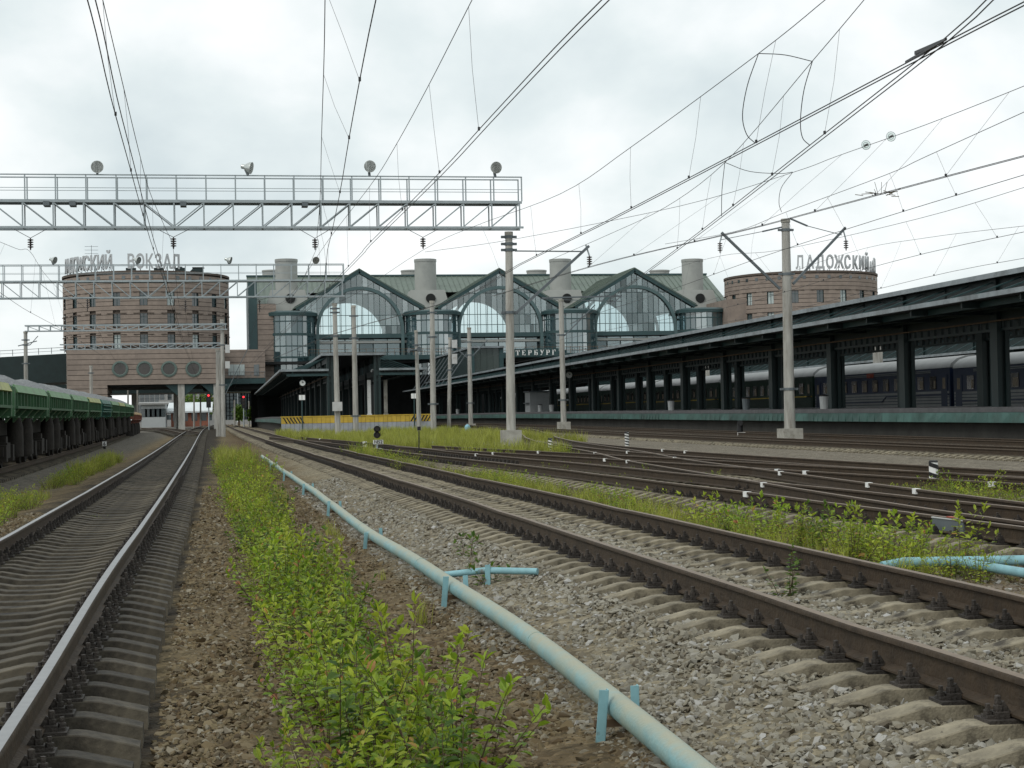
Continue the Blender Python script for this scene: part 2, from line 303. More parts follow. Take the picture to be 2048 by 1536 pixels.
def track(label, pts, zoff, sm, top, ysl0, yind, yend, wob=0., fasten=True, step=.522, yfast=None):
    root = thing('railway_track', label, 'track', (0,0,0)); root['kind'] = 'structure'
    c = spline(pts); cl = []
    for i, p in enumerate(c):
        d = (c[min(i+1,len(c)-1)]-c[max(i-1,0)]).normalized(); nrm = Vector((d.y,-d.x,0))
        z = zr(p.y)+zoff
        if wob:
            ph = (p.y+3)%12.5; z += wob*(-1.0*math.exp(-min(ph,12.5-ph)**2/1.2)+.35*math.sin(p.y*.31))
        cl.append((Vector((p.x,p.y,z)), nrm))
    for s in (-1, 1):
        mb = MB(); vs = []; k = len(RAILP)
        for p, nrm in cl:
            q = p+nrm*s*.7975
            vs += [q+nrm*u+Vector((0,0,v)) for u, v in RAILP]
        for j in range(k):
            mb.mi = 1 if 7 <= j <= 11 else 0
            mb.add([], [])
        fsx = []; ms = []
        for i in range(len(cl)-1):
            for j in range(k):
                fsx.append((i*k+j, (i+1)*k+j, (i+1)*k+(j+1)%k, i*k+(j+1)%k)); ms.append(1 if 8 <= j <= 10 else 0)
        mb.v = [tuple(v) for v in vs]; mb.f = fsx; mb.m = ms
        link('rail', mb.mesh('rail', [M['rail_side'], top], True), root)
    # sleepers
    arc = [0.]
    for i in range(1, len(cl)): arc.append(arc[-1]+(cl[i][0]-cl[i-1][0]).length)
    s = .2; far = MB(); ffar = MB(); idx = 0; base = SLP[sm]; bv = [tuple(v.co) for v in base.vertices]; bf = [tuple(p.vertices) for p in base.polygons]
    lastf = yfast or yind
    while s < arc[-1]:
        while idx < len(arc)-2 and arc[idx+1] < s: idx += 1
        tt = (s-arc[idx])/max(arc[idx+1]-arc[idx], 1e-6); p = cl[idx][0].lerp(cl[idx+1][0], tt); nrm = cl[idx][1]
        s += step
        if p.y < ysl0 or p.y > yend: continue
        a = math.atan2(nrm.y, nrm.x)+random.uniform(-.012,.012); zz_ = p.z-.196
        if p.y < yind:
            o = link('sleeper', base, root, (p.x+random.uniform(-.02,.02), p.y, zz_+random.uniform(-.008,.004)), (random.uniform(-.02,.02), 0, a))
            if fasten and p.y < lastf:
                for sd_ in (-1, 1): link('rail_fastening', FAST, o, (sd_*.7975, 0, -.004))
        else:
            ca, sa = math.cos(a), math.sin(a)
            far.add([(p.x+x*ca-y*sa, p.y+x*sa+y*ca, zz_+z) for x, y, z in bv], bf)
            if fasten and p.y < 95:
                for sd_ in (-1, 1):
                    for e_ in (-.11, .11):
                        x = sd_*.7975+e_; cx_, cy_ = p.x+x*ca, p.y+x*sa
                        ffar.box(cx_-.045,cx_+.045,cy_-.07,cy_+.07,zz_-.002,zz_+.11)
    if far.f: tag(link('sleepers_far', far.mesh('sleepers_far', M[sm]), root), kind='stuff')
    if ffar.f: tag(link('fastenings_far', ffar.mesh('fastenings_far', M['iron']), root), kind='stuff')
    TRACKS[label] = cl
    return root
T1 = [(-1.70,-6),(-1.80,8),(-1.9,16),(-1.98,30),(-2.36,76),(-3.0,150),(-3.6,240),(-3.9,320),(-4,520)]
T2 = [(4.47,-6),(4.46,8),(4.45,14),(4.36,30),(4.03,55),(3.25,92),(2.2,150),(1.7,200),(1.2,320),(1,520)]
track('worn main track with bright polished rails, left of the green shrubs', T1, -.12, 'sleeper_dark', M['rail_shiny'], 4, 46, 330, .004)
track('brown rusty track on pale sleepers, right of the blue pipe', T2, 0, 'sleeper_pale', M['rail_dull'], 4, 50, 330, .012)
T3 = [(9.6,-4),(9.35,8),(9.06,16.5),(8.95,22),(8.72,29),(8.55,36),(8.1,44.5),(7.35,56),(6.75,69),(6.1,80),(5.0,93),(3.6,108)]
track('dark rusty track curving from the weeds into the middle track', T3, 0, 'sleeper_pale', M['rail_dull'], 8, 48, 92, .008, yfast=30)
TP = [(9.36,12),(9.44,18),(9.75,23),(10.15,28),(10.75,35),(11.55,44),(12.85,54),(14.6,72),(16.5,86),(18.4,98),(21.5,120),(23.0,140)]
track('turnout branch crossing over from the weeds towards the platform', TP, 0, 'sleeper_pale', M['rail_dull'], 24, 30, 124, .0, fasten=False)
TQ = [(15.6,8),(14.6,18),(13.45,26),(12.55,34),(11.5,44),(10.3,53),(9.0,62),(7.9,70)]
track('turnout branch curving left beyond the striped post', TQ, .004, 'sleeper_pale', M['rail_dull'], 24, 26, 52, 0, fasten=False)
T5 = [(15.2,8),(14.85,24),(14.35,36),(13.95,52),(14.2,62),(14.95,74),(16.4,86)]
track('straight track with pale sleepers behind the large striped post', T5, -.004, 'sleeper_pale', M['rail_dull'], 24, 38, 64, 0, fasten=False)
T6 = [(23.3,20),(23.3,60),(23.2,120),(22.9,200),(22.6,330)]
track('track behind the turnouts running past the concrete block foundations', T6, 0, 'sleeper_pale', M['rail_dull'], 30, 70, 330, 0, fasten=False)
T7 = [(28.45,24),(28.45,60),(28.4,120),(28.4,330)]
track('track hugging the green platform edge', T7, 0, 'sleeper_dark', M['rail_dull'], 34, 62, 330, 0, fasten=False)
T0 = [(-7.95,20),(-8.1,50),(-8.6,85),(-9.4,130),(-10.4,170),(-12.0,215),(-14,260)]
track('track under the green dump cars', T0, -.17, 'sleeper_dark', M['rail_dull'], 30, 48, 260, 0, fasten=False)
TB = [(-3.0,145),(-4.6,170),(-6.6,200),(-9.5,235),(-12,262)]
track('siding branching left towards the brick arches', TB, .0, 'sleeper_dark', M['rail_dull'], 148, 149, 262, 0, fasten=False)

# ------------------------------------------------------------------ loose ballast stones (uncountable)
def stone(k):
    r = random.Random(k); bm = bmesh.new()
    for i in range(11):
        v = Vector((r.gauss(0,1), r.gauss(0,1), r.gauss(0,1))).normalized()*r.uniform(.75,1.1)
        bm.verts.new((v.x*1.15, v.y*.9, v.z*.62))
    h = bmesh.ops.convex_hull(bm, input=bm.verts)
    bmesh.ops.delete(bm, geom=list({g for g in h['geom_interior']+h['geom_unused'] if isinstance(g, bmesh.types.BMVert)}), context='VERTS')
    me = bpy.data.meshes.new('stone'); bm.to_mesh(me); bm.free(); return me
def scatter(name, pts, sc, meshes, m, label, cat, tilt=.5, upright=False):
    coll = bpy.data.collections.new(name+'_source')
    for me_ in meshes:
        me_ = me_.copy()
        if m: me_.materials.clear(); me_.materials.append(m)
        coll.objects.link(bpy.data.objects.new(name+'_piece', me_))
    me_ = bpy.data.meshes.new(name); me_.vertices.add(len(pts)); me_.vertices.foreach_set('co', np.asarray(pts, dtype=np.float32).ravel())
    at = me_.attributes.new('sc', 'FLOAT', 'POINT'); at.data.foreach_set('value', np.asarray(sc, dtype=np.float32))
    rt_ = rng.uniform(0, 2*math.pi, (len(pts), 3)); rt_[:, :2] = rng.normal(0, tilt, (len(pts), 2))
    ar = me_.attributes.new('ro', 'FLOAT_VECTOR', 'POINT'); ar.data.foreach_set('vector', rt_.astype(np.float32).ravel())
    o = link(name, me_); md = o.modifiers.new('scatter', 'NODES'); g = bpy.data.node_groups.new(name, 'GeometryNodeTree'); md.node_group = g
    g.interface.new_socket('Geometry', in_out='INPUT', socket_type='NodeSocketGeometry'); g.interface.new_socket('Geometry', in_out='OUTPUT', socket_type='NodeSocketGeometry')
    gi = g.nodes.new('NodeGroupInput'); go = g.nodes.new('NodeGroupOutput'); ip = g.nodes.new('GeometryNodeInstanceOnPoints'); ci = g.nodes.new('GeometryNodeCollectionInfo')
    ci.inputs['Collection'].default_value = coll; ci.inputs['Separate Children'].default_value = True; ci.inputs['Reset Children'].default_value = True
    ip.inputs['Pick Instance'].default_value = True
    a1 = g.nodes.new('GeometryNodeInputNamedAttribute'); a1.data_type = 'FLOAT'; a1.inputs['Name'].default_value = 'sc'
    a2 = g.nodes.new('GeometryNodeInputNamedAttribute'); a2.data_type = 'FLOAT_VECTOR'; a2.inputs['Name'].default_value = 'ro'
    rv = g.nodes.new('FunctionNodeRandomValue'); rv.data_type = 'INT'; rv.inputs[4].default_value = 0; rv.inputs[5].default_value = len(meshes)-1
    lk = g.links.new; lk(gi.outputs[0], ip.inputs['Points']); lk(ci.outputs[0], ip.inputs['Instance']); lk(rv.outputs[2], ip.inputs['Instance Index'])
    lk(a1.outputs[0], ip.inputs['Scale']); lk(a2.outputs[0], ip.inputs['Rotation']); lk(ip.outputs[0], go.inputs[0])
    return tag(o, label, cat, kind='stuff')
STONES = [stone(i) for i in range(8)]
def field(x0, x1, y0, y1, dens, zlift, keep=None):
    nn = int((x1-x0)*(y1-y0)*dens); y = y0+(y1-y0)*rng.random(nn)**1.0; x = rng.uniform(x0, x1, nn); o = []
    for a, b_ in zip(x, y):
        a2_ = a-bend(a, b_)
        if keep and not keep(a, b_): continue
        o.append((a2_, b_, gz(a2_, b_)+zlift))
    return o
def fov(a, b_): return -.175*b_-1.2 < a-bend(a, b_) < .52*b_+.8
def zoned(lst):
    return [field(*q, 0.0, keep=fov) for q in lst]
brown = sum(zoned([(-.4,2.15,5.8,11,800),(-.4,2.15,11,18,560),(-.4,2.0,18,30,300),(-.3,1.9,30,46,130),(-5.2,-3.2,20,34,260),(-3.0,-.6,7,22,110),(6.2,8.0,12,22,420),(9.9,11.5,14,24,220),(6.2,7.6,22,36,160)]), [])
cribs = [(x_, y_, z_+.02) for x_, y_, z_ in field(3.15,5.8,6.2,13,520,0,keep=fov)+field(3.15,5.8,13,24,360,0,keep=fov)]
pale = cribs+sum(zoned([(1.95,3.3,5.6,11,820),(3.3,6.4,6.0,12,640),(1.95,6.4,11,18,520),(1.95,6.4,18,28,330),(1.95,6.4,28,44,140),(6.1,7.3,10,20,160)]), [])
def sizes(pts, a, b_): return np.clip(np.exp(rng.normal(-.08,.36,len(pts))),.4,2.3)*np.array([a+(b_-a)*min(max((p[1]-7)/30,0),1) for p in pts])
scatter('ballast_stones', brown, sizes(brown,.022,.032), STONES, stonemat('stone_brown', [(.06,.044,.025),(.108,.076,.04),(.155,.117,.062),(.092,.072,.044),(.185,.147,.084),(.135,.108,.068),(.27,.245,.19)]), 'brown crushed stone strewn between the tracks', 'gravel')
scatter('ballast_stones', pale, sizes(pale,.023,.033), STONES, stonemat('stone_pale', [(.10,.085,.062),(.185,.162,.118),(.235,.215,.165),(.165,.152,.122),(.285,.27,.225),(.215,.197,.15),(.37,.365,.345)]), 'pale grey crushed stone around the middle track', 'gravel')
# ------------------------------------------------------------------ platforms and canopies
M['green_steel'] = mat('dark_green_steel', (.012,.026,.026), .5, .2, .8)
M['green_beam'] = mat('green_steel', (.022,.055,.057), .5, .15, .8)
M['roof_dark'] = mat('canopy_sheet', (.020,.023,.023), .6, .2, .7)
M['gutter'] = mat('gutter_grey', (.22,.25,.265), .45, .2, 1.2, col2=(.10,.11,.11), thr=(.5,.7))
M['fascia'] = mat('fascia_green', (.046,.108,.094), .55, .25, .9, .15, 5, col2=(.028,.055,.046), thr=(.46,.7), rnd=.2)
M['coping'] = mat('coping_asphalt', (.085,.085,.088), .85, .2, 2)
M['deck'] = mat('platform_paving', (.16,.155,.145), .9, .15, 2)
M['wall_dark'] = mat('dark_concrete', (.032,.031,.027), .9, .3, .8, .2, 6)
M['yellow'] = mat('yellow_paint', (.52,.36,.05), .6, .12, 2, col2=(.42,.28,.04), thr=(.5,.7), rnd=.06)
M['panel_grey'] = mat('panel_grey', (.31,.33,.35), .6, .12, 2, col2=(.2,.2,.19), thr=(.55,.7), rnd=.07)
M['rusty_line'] = mat('rust_edge', (.13,.085,.05), .7, .3, 2)
def zp(Y): return zr(Y)+1.16
def YatX(x, y, X):
    q = P(x, y, 100); return 100*X/q.x
def platform(x0, x1, Y0, Y1, label, plen, left=True, vis=True):
    root = thing('platform', label, 'platform', ((x0+x1)/2, Y0, 0))
    ys = list(np.arange(Y0, Y1, 10))+[Y1]; mb = MB()
    for a, b_ in zip(ys[:-1], ys[1:]):
        za_, zb_ = zp(a), zp(b_)
        v = [(x0+.35,a,-.6),(x1-.35,a,-.6),(x1-.35,a,za_-.2),(x0+.35,a,za_-.2),(x0+.35,b_,-.6),(x1-.35,b_,-.6),(x1-.35,b_,zb_-.2),(x0+.35,b_,zb_-.2)]
        mb.add(v, [(0,1,2,3),(7,6,5,4),(4,5,1,0),(3,2,6,7),(1,5,6,2),(4,0,3,7)])
    wpart(root, 'base', mb, M['wall_dark'])
    mb = MB()
    for a, b_ in zip(ys[:-1], ys[1:]):
        za_, zb_ = zp(a), zp(b_)
        v = [(x0,a,za_-.16),(x1,a,za_-.16),(x1,a,za_+.03),(x0,a,za_+.03),(x0,b_,zb_-.16),(x1,b_,zb_-.16),(x1,b_,zb_+.03),(x0,b_,zb_+.03)]
        mb.add(v, [(0,1,2,3),(7,6,5,4),(4,5,1,0),(3,2,6,7),(1,5,6,2),(4,0,3,7)])
    wpart(root, 'deck', mb, M['coping'])
    y = Y0
    while y < Y1 and vis:
        Ln = plen*random.uniform(.75,1.2) if y < 150 else 12.
        e_ = min(y+Ln, Y1); mb = MB(); t0 = random.uniform(-.02,.02); t1 = random.uniform(-.02,.02)
        xo = x0-.04
        k = 6
        for i in range(k):
            ya, yb = y+(e_-y)*i/k, y+(e_-y)*(i+1)/k-(.015 if i == k-1 else 0)
            wa = .018*math.sin(i*2.1+y); wb = .018*math.sin((i+1)*2.1+y)
            za_, zb_ = zp(ya), zp(yb)
            fa, fb = xo+t0-.02+wa, xo+t1-.02+wb
            mb.add([(xo,ya,za_-.17),(xo,yb,zb_-.17),(fb,yb,zb_-.58),(fa,ya,za_-.58),(xo+.03,ya,za_-.17),(xo+.03,yb,zb_-.17),(fb+.03,yb,zb_-.58),(fa+.03,ya,za_-.58)],
                   [(0,1,2,3),(7,6,5,4),(3,2,6,7),(0,3,7,4),(1,5,6,2)])
        wpart(root, 'fascia_panel', mb, M['fascia']); y = e_
    return root
pf_left = platform(5.0, 18.55, 150, 283, 'platform with yellow and grey end wall beyond the dwarf signal', 6)
pf_right = platform(30.4, 43.4, 44, 283, 'long platform with green sheet edge on the right', 5.2)
pf_far = platform(60.2, 73.2, 60, 283, 'platform hidden behind the passenger train', 12, vis=False)
# yellow end wall of the left platform
root = pf_left; x = 4.98; zt = zp(150)
k = 34; wd = (18.57-4.98)/k
for i in range(k):
    a, b_ = x+i*wd, x+(i+1)*wd-.02; o_ = .02*(i%2)
    mb = MB().box(a, b_, 149.86-o_, 149.97, zt-.60, zt-.02); mt = M['yellow']
    wpart(root, 'yellow_panel', mb, mt)
    wpart(root, 'grey_panel', MB().box(a, b_, 149.87-o_, 149.98, zt-1.62, zt-.615), M['panel_grey'])
wpart(root, 'yellow_edge', MB().box(4.9,18.62,149.8,150.1,zt-.018,zt+.06), M['yellow'])
for side in (0, 1):
    for i in range(6):
        c0 = (5.1+i*.30) if side == 0 else (16.95+i*.30); sg = 1 if side == 0 else -1
        mb = MB(); za_, zb_ = zt-.05, zt-.58; d_ = .32*sg
        mb.add([(c0,149.825,za_),(c0+.13,149.825,za_),(c0+.13+d_,149.825,zb_),(c0+d_,149.825,zb_),(c0,149.835,za_),(c0+.13,149.835,za_),(c0+.13+d_,149.835,zb_),(c0+d_,149.835,zb_)],
               [(3,2,1,0),(4,5,6,7),(0,1,5,4),(2,3,7,6),(1,2,6,5),(3,0,4,7)])
        wpart(root, 'hazard_stripe', mb, M['black'])
def canopy(cx, Y0, Y1, label, pitch=10.4, zw=5.70, zs=7.22, ends=True, first=None, band=.62):
    root = thing('platform_canopy', label, 'canopy', (cx, Y0, 0)); Ln = Y1-Y0
    lp = lambda nm, mb, m, par=None: lpart(par or root, nm, mb, m)
    r = lp('spine_roof', MB().box(-2.75,2.75,-.2,Ln,zs-.12,zs), M['roof_dark'])
    for s in (-1, 1):
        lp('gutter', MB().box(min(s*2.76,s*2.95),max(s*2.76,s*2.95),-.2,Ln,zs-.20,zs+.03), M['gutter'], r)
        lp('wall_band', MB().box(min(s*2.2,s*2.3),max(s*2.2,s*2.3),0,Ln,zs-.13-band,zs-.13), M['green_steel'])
        x0, x1 = sorted((s*2.36, s*6.5))
        wr_ = lp('wing_roof', MB().box(x0,x1,-.1,Ln,zw-.02,zw+.06), M['roof_dark'])
        x0, x1 = sorted((s*6.5, s*6.72)); lp('gutter', MB().box(x0,x1,-.12,Ln,zw-.06,zw+.14), M['gutter'], wr_)
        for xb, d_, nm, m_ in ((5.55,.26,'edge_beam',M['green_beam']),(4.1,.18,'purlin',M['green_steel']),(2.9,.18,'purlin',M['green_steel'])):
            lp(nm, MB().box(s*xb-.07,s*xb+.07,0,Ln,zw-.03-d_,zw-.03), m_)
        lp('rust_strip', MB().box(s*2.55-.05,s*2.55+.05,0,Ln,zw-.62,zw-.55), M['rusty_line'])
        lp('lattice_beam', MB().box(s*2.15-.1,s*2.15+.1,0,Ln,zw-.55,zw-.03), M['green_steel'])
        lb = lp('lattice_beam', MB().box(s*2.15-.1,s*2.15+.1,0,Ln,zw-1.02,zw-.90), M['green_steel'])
        mb = MB()
        for y in np.arange(.4, Ln, .8): mb.box(s*2.15-.06,s*2.15+.06,y,y+.34,zw-.9,zw-.55)
        tag(lp('lattice_webs', mb, M['green_steel'], lb), kind='stuff')
    lp('end_gutter', MB().box(-6.7,-2.3,-.32,-.12,zw-.06,zw+.14), M['gutter']); lp('end_gutter', MB().box(2.3,6.7,-.32,-.12,zw-.06,zw+.14), M['gutter'])
    lp('end_gutter', MB().box(-2.95,2.95,-.4,-.2,zs-.18,zs+.04), M['gutter'])
    for s in (-1, 1):
        a_, b2 = sorted((s*2.3, s*6.1)); lp('end_beam', MB().box(a_,b2,-.1,.12,zw-.5,zw-.28), M['green_beam'])
    # repeated members share data
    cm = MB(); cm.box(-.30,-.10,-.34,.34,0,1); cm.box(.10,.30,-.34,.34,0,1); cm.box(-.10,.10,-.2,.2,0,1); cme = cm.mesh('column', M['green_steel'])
    dm = MB().tube([(0,0,0),(0,0,1)],.06,6).mesh('drain_pipe', M['green_beam'])
    sm_ = {s: MB().bar((s*2.35,0,zs-.3),(s*5.6,0,zw+.1),.06,.06).mesh('strut', M['green_beam']) for s in (-1, 1)}
    bm_ = {s: MB().box(*sorted((s*2.2,s*6.4)),-.07,.07,zw-.30,zw-.02).mesh('cross_beam', M['green_steel']) for s in (-1, 1)}
    pm_ = {s: MB().box(*sorted((s*2.12,s*2.3)),-.1,.1,zw,zs-.12).mesh('post', M['green_steel']) for s in (-1, 1)}
    y = .35 if first is None else first; n_ = 0
    while y < Ln-.5:
        zb = zp(Y0+y)+.02
        for s in (-1, 1):
            o = link('column', cme, root, (s*2.15, y, zb)); o.scale = (1,1,zs-.2-zb)
            o2 = link('drain_pipe', dm, root, (s*2.15-.15, y+.55, zb)); o2.scale = (1,1,zw-zb)
            for q in range(4):
                yy = y+q*pitch/4+.02
                if yy < Ln-.3:
                    link('strut', sm_[s], root, (0,yy,0))
                    if q%2 == 0: link('cross_beam', bm_[s], root, (0,yy,0)); link('post', pm_[s], root, (0,yy,0))
        y += pitch; n_ += 1
    return root
can_left = canopy(11.65, 151, 283, 'dark green canopy over the platform with the yellow end wall')
can_right = canopy(36.85, 46, 283, 'long dark canopy over the green-edged platform on the right', first=YatX(2000,700,34.7)-46-20.8)
can_far = canopy(66.8, 62, 283, 'further canopy seen above the roof of the passenger train', zs=7.7, band=1.7)  # band deepened to shut out the bright sky behind
can_backing = canopy(98, 70, 283, 'furthest canopy, added to back the bright gaps beyond the passenger train', zs=7.7, band=1.7)  # added as backing, closes the bright sky gaps above the train
# raised portal over the far end of the right canopy
rp_ = thing('raised_portal', 'glazed dark green portal above the far end of the right canopy', 'portal', (36.85,232,0))
zt_ = 11.2
M['pane_dim'] = glass('glass_dim', (.35,.4,.38), .05, .55, (.05,.07,.06))
wpart(rp_, 'roof', MB().box(34.4,39.3,231.5,283,zt_-.25,zt_), M['gutter'])
for X in (34.75, 38.95):
    wpart(rp_, 'side_wall', MB().box(X-.08,X+.08,232.4,283,7.3,zt_-.26), M['green_steel'])
    wpart(rp_, 'corner_post', MB().box(X-.3,X+.3,231.9,232.5,7.3,zt_-.26), M['green_beam'])
for i in range(4): wpart(rp_, 'pane', MB().box(35.1+i*.9,35.97+i*.9,232.15,232.2,7.4,zt_-.3), M['pane_dim'])
for i in range(9):
    y_ = 234+i*5.2; wpart(rp_, 'strut', MB().bar((34.5,y_,zt_-.5),(31.2,y_,6.0),.12), M['galv_dark'])

# ------------------------------------------------------------------ passenger train
M['car_blue'] = mat('car_blue', (.014,.026,.062), .4, .1, 1); M['car_grey'] = mat('car_grey', (.25,.26,.255), .5, .1, 1)
M['car_green'] = mat('car_green', (.010,.030,.020), .45, .1, 1); M['car_roof'] = mat('car_roof', (.19,.20,.20), .5, .15, .6, col2=(.25,.25,.24), thr=(.5,.75))
M['car_yellow'] = mat('car_yellow', (.5,.36,.05), .5, .05, 1); M['car_glass'] = mat('car_glass', (.035,.03,.026), .12, .3, .7, spec=.6); M['curtain'] = mat('curtain', (.24,.20,.155), .9, .2, 4)
def car(X, Y0, Ln, kind, label):
    zb = zr(Y0)
    root = thing('passenger_car', label, 'railway car', (X, Y0, zb), 0, 'cars of the passenger train')
    blue = kind == 'blue'; up_ = M['car_blue'] if blue else M['car_green']; lo = M['car_grey'] if blue else M['car_green']
    prof = [(-1.55,1.15),(-1.55,3.55),(-1.45,3.85),(-1.1,4.15),(-.5,4.33),(0,4.38),(.5,4.33),(1.1,4.15),(1.45,3.85),(1.55,3.55),(1.55,1.15)]
    lpart(root, 'body', MB().extr(prof, lambda u, v, d: (u, d, v), .15, Ln-.15), up_)
    rp2 = [(-1.57,3.62),(-1.47,3.88),(-1.1,4.18),(-.5,4.36),(0,4.41),(.5,4.36),(1.1,4.18),(1.47,3.88),(1.57,3.62)]
    lpart(root, 'roof', MB().extr(rp2, lambda u, v, d: (u, d, v), .1, Ln-.1), M['car_roof'], True)
    for i in range(5): lpart(root, 'corrugated_strip', MB().box(-1.585,-1.55,.3,Ln-.3,1.2+i*.2,1.35+i*.2), lo)
    if blue:
        lpart(root, 'blue_stripe', MB().box(-1.60,-1.552,.3,Ln*.42,1.86,1.97), M['car_blue']); lpart(root, 'blue_stripe', MB().box(-1.60,-1.552,Ln*.45,Ln-.3,1.52,1.63), M['car_blue'])
        lpart(root, 'blue_stripe', MB().bar((-1.585,Ln*.42,1.9),(-1.585,Ln*.45,1.55),.06,.1,(1,0,0)), M['car_blue'])
        for i in range(2): lpart(root, 'grey_line', MB().box(-1.58,-1.552,3,Ln-3,3.36+.1*i,3.40+.1*i), M['car_grey'])
    else: lpart(root, 'yellow_stripe', MB().box(-1.59,-1.552,.3,Ln-.3,2.02,2.10), M['car_yellow'])
    n_ = 11
    for i in range(n_):
        y = 2.6+i*(Ln-5.2)/(n_-1)-.45
        w_ = lpart(root, 'window', MB().box(-1.60,-1.552,y,y+.92,2.28,3.12), M['car_glass'])
        lpart(w_, 'curtain', MB().box(-1.607,-1.602,y+.05,y+.3+.4*random.random(),2.34,2.85), M['curtain'])
    for y in (.5, Ln-1.4): 
        dr = lpart(root, 'door', MB().box(-1.59,-1.552,y,y+.9,1.2,3.2), up_); lpart(dr, 'window', MB().box(-1.6,-1.592,y+.25,y+.65,2.3,3.0), M['curtain'])
    lpart(root, 'underframe', MB().box(-1.2,1.2,.6,Ln-.6,.6,1.14), M['black'])
    for yb in (2.5, Ln-5): lpart(root, 'bogie', MB().box(-1.1,1.1,yb,yb+2.5,.05,.7), M['black'])
    return root
XT = 46.4; ye = YatX(1902,760,XT-1.55); step_ = 24.6
cars = [car(XT, ye-step_, 24.4, 'blue', 'blue and grey passenger car nearest the right edge'), car(XT, ye, 24.4, 'blue', 'blue and grey passenger car with red lettering behind the columns')]
for i in range(6): cars.append(car(XT, ye+step_*(i+1), 24.4, 'green', ['dark green passenger car with yellow stripe, coupled to the lettered blue car','second green passenger car behind the columns','third green passenger car behind the columns','fourth green passenger car behind the columns','fifth green passenger car behind the columns','last green passenger car near the hall'][i]))
M['red'] = mat('red_paint', (.35,.06,.03), .5, .1, 2)
def text_mesh(txt, size, depth, name='lettering', align='LEFT'):
    c = bpy.data.curves.new(name, 'FONT'); c.body = txt; c.size = size; c.extrude = depth; c.align_x = align; c.offset = size*.022; c.fill_mode = 'BOTH'; c.resolution_u = 2
    o = bpy.data.objects.new(name, c); COL.objects.link(o); dg = bpy.context.evaluated_depsgraph_get(); dg.update()
    me_ = bpy.data.meshes.new_from_object(o.evaluated_get(dg)); bpy.data.objects.remove(o); bpy.data.curves.remove(c); return me_
def text(root, txt, size, depth, loc, rot, m, name='lettering', align='CENTER'):
    me_ = text_mesh(txt, size, depth, name, align); me_.materials.clear(); me_.materials.append(m); return link(name, me_, root, loc, rot)
text(cars[1], 'КОМИ', .42, .006, (-1.60, 13, 3.28), (math.pi/2,0,-math.pi/2), M['red'])

# ------------------------------------------------------------------ station hall
M['brick'] = mat('clinker_cladding', (.272,.222,.187), .88, .12, 1.1, .15, 8, col2=(.215,.176,.15), thr=(.45,.72), rnd=.05)
M['joint'] = mat('cladding_joint', (.10,.08,.066), .9, .1, 2)
M['hall_green'] = mat('hall_green_steel', (.035,.072,.075), .5, .12, .5)
M['arch_green'] = mat('arch_green', (.075,.125,.128), .5, .12, .5)
M['roof_green'] = mat('standing_seam_green', (.115,.15,.122), .55, .1, .3, col2=(.085,.108,.09), thr=(.5,.7))
M['vent'] = mat('vent_grey', (.33,.34,.32), .7, .08, .3, col2=(.25,.26,.25), thr=(.5,.7))
M['hall_in'] = mat('hall_inside', (.33,.36,.355), .9, .1, .2)
M['hall_glass'] = glass('hall_glass', (.78,.86,.87), .10)
M['cyl_glass'] = glass('cyl_glass', (.40,.56,.60), .22, .16, (.12,.26,.31))
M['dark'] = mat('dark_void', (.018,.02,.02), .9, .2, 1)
FY = 284.
hall = thing('station_hall', 'glass and green steel station hall with three arched gables', 'station', (47.7, FY, 0))
XC = [P(720,640,FY).x, P(1000,640,FY).x, P(1270,640,FY).x]
zpk, zev, zbs, zar, rar = 26.8, 20.7, 15.75, 16.35, 7.3
BY = 316.
def clip(poly, a, b_, c):                     # keep a*x+b*z<=c
    o = []
    for i in range(len(poly)):
        p, q = poly[i], poly[(i+1)%len(poly)]; dp, dq = a*p[0]+b_*p[1]-c, a*q[0]+b_*q[1]-c
        if dp <= 0: o.append(p)
        if dp*dq < 0: t_ = dp/(dp-dq); o.append((p[0]+(q[0]-p[0])*t_, p[1]+(q[1]-p[1])*t_))
    return o
sl_ = (zpk-zev)/10.5
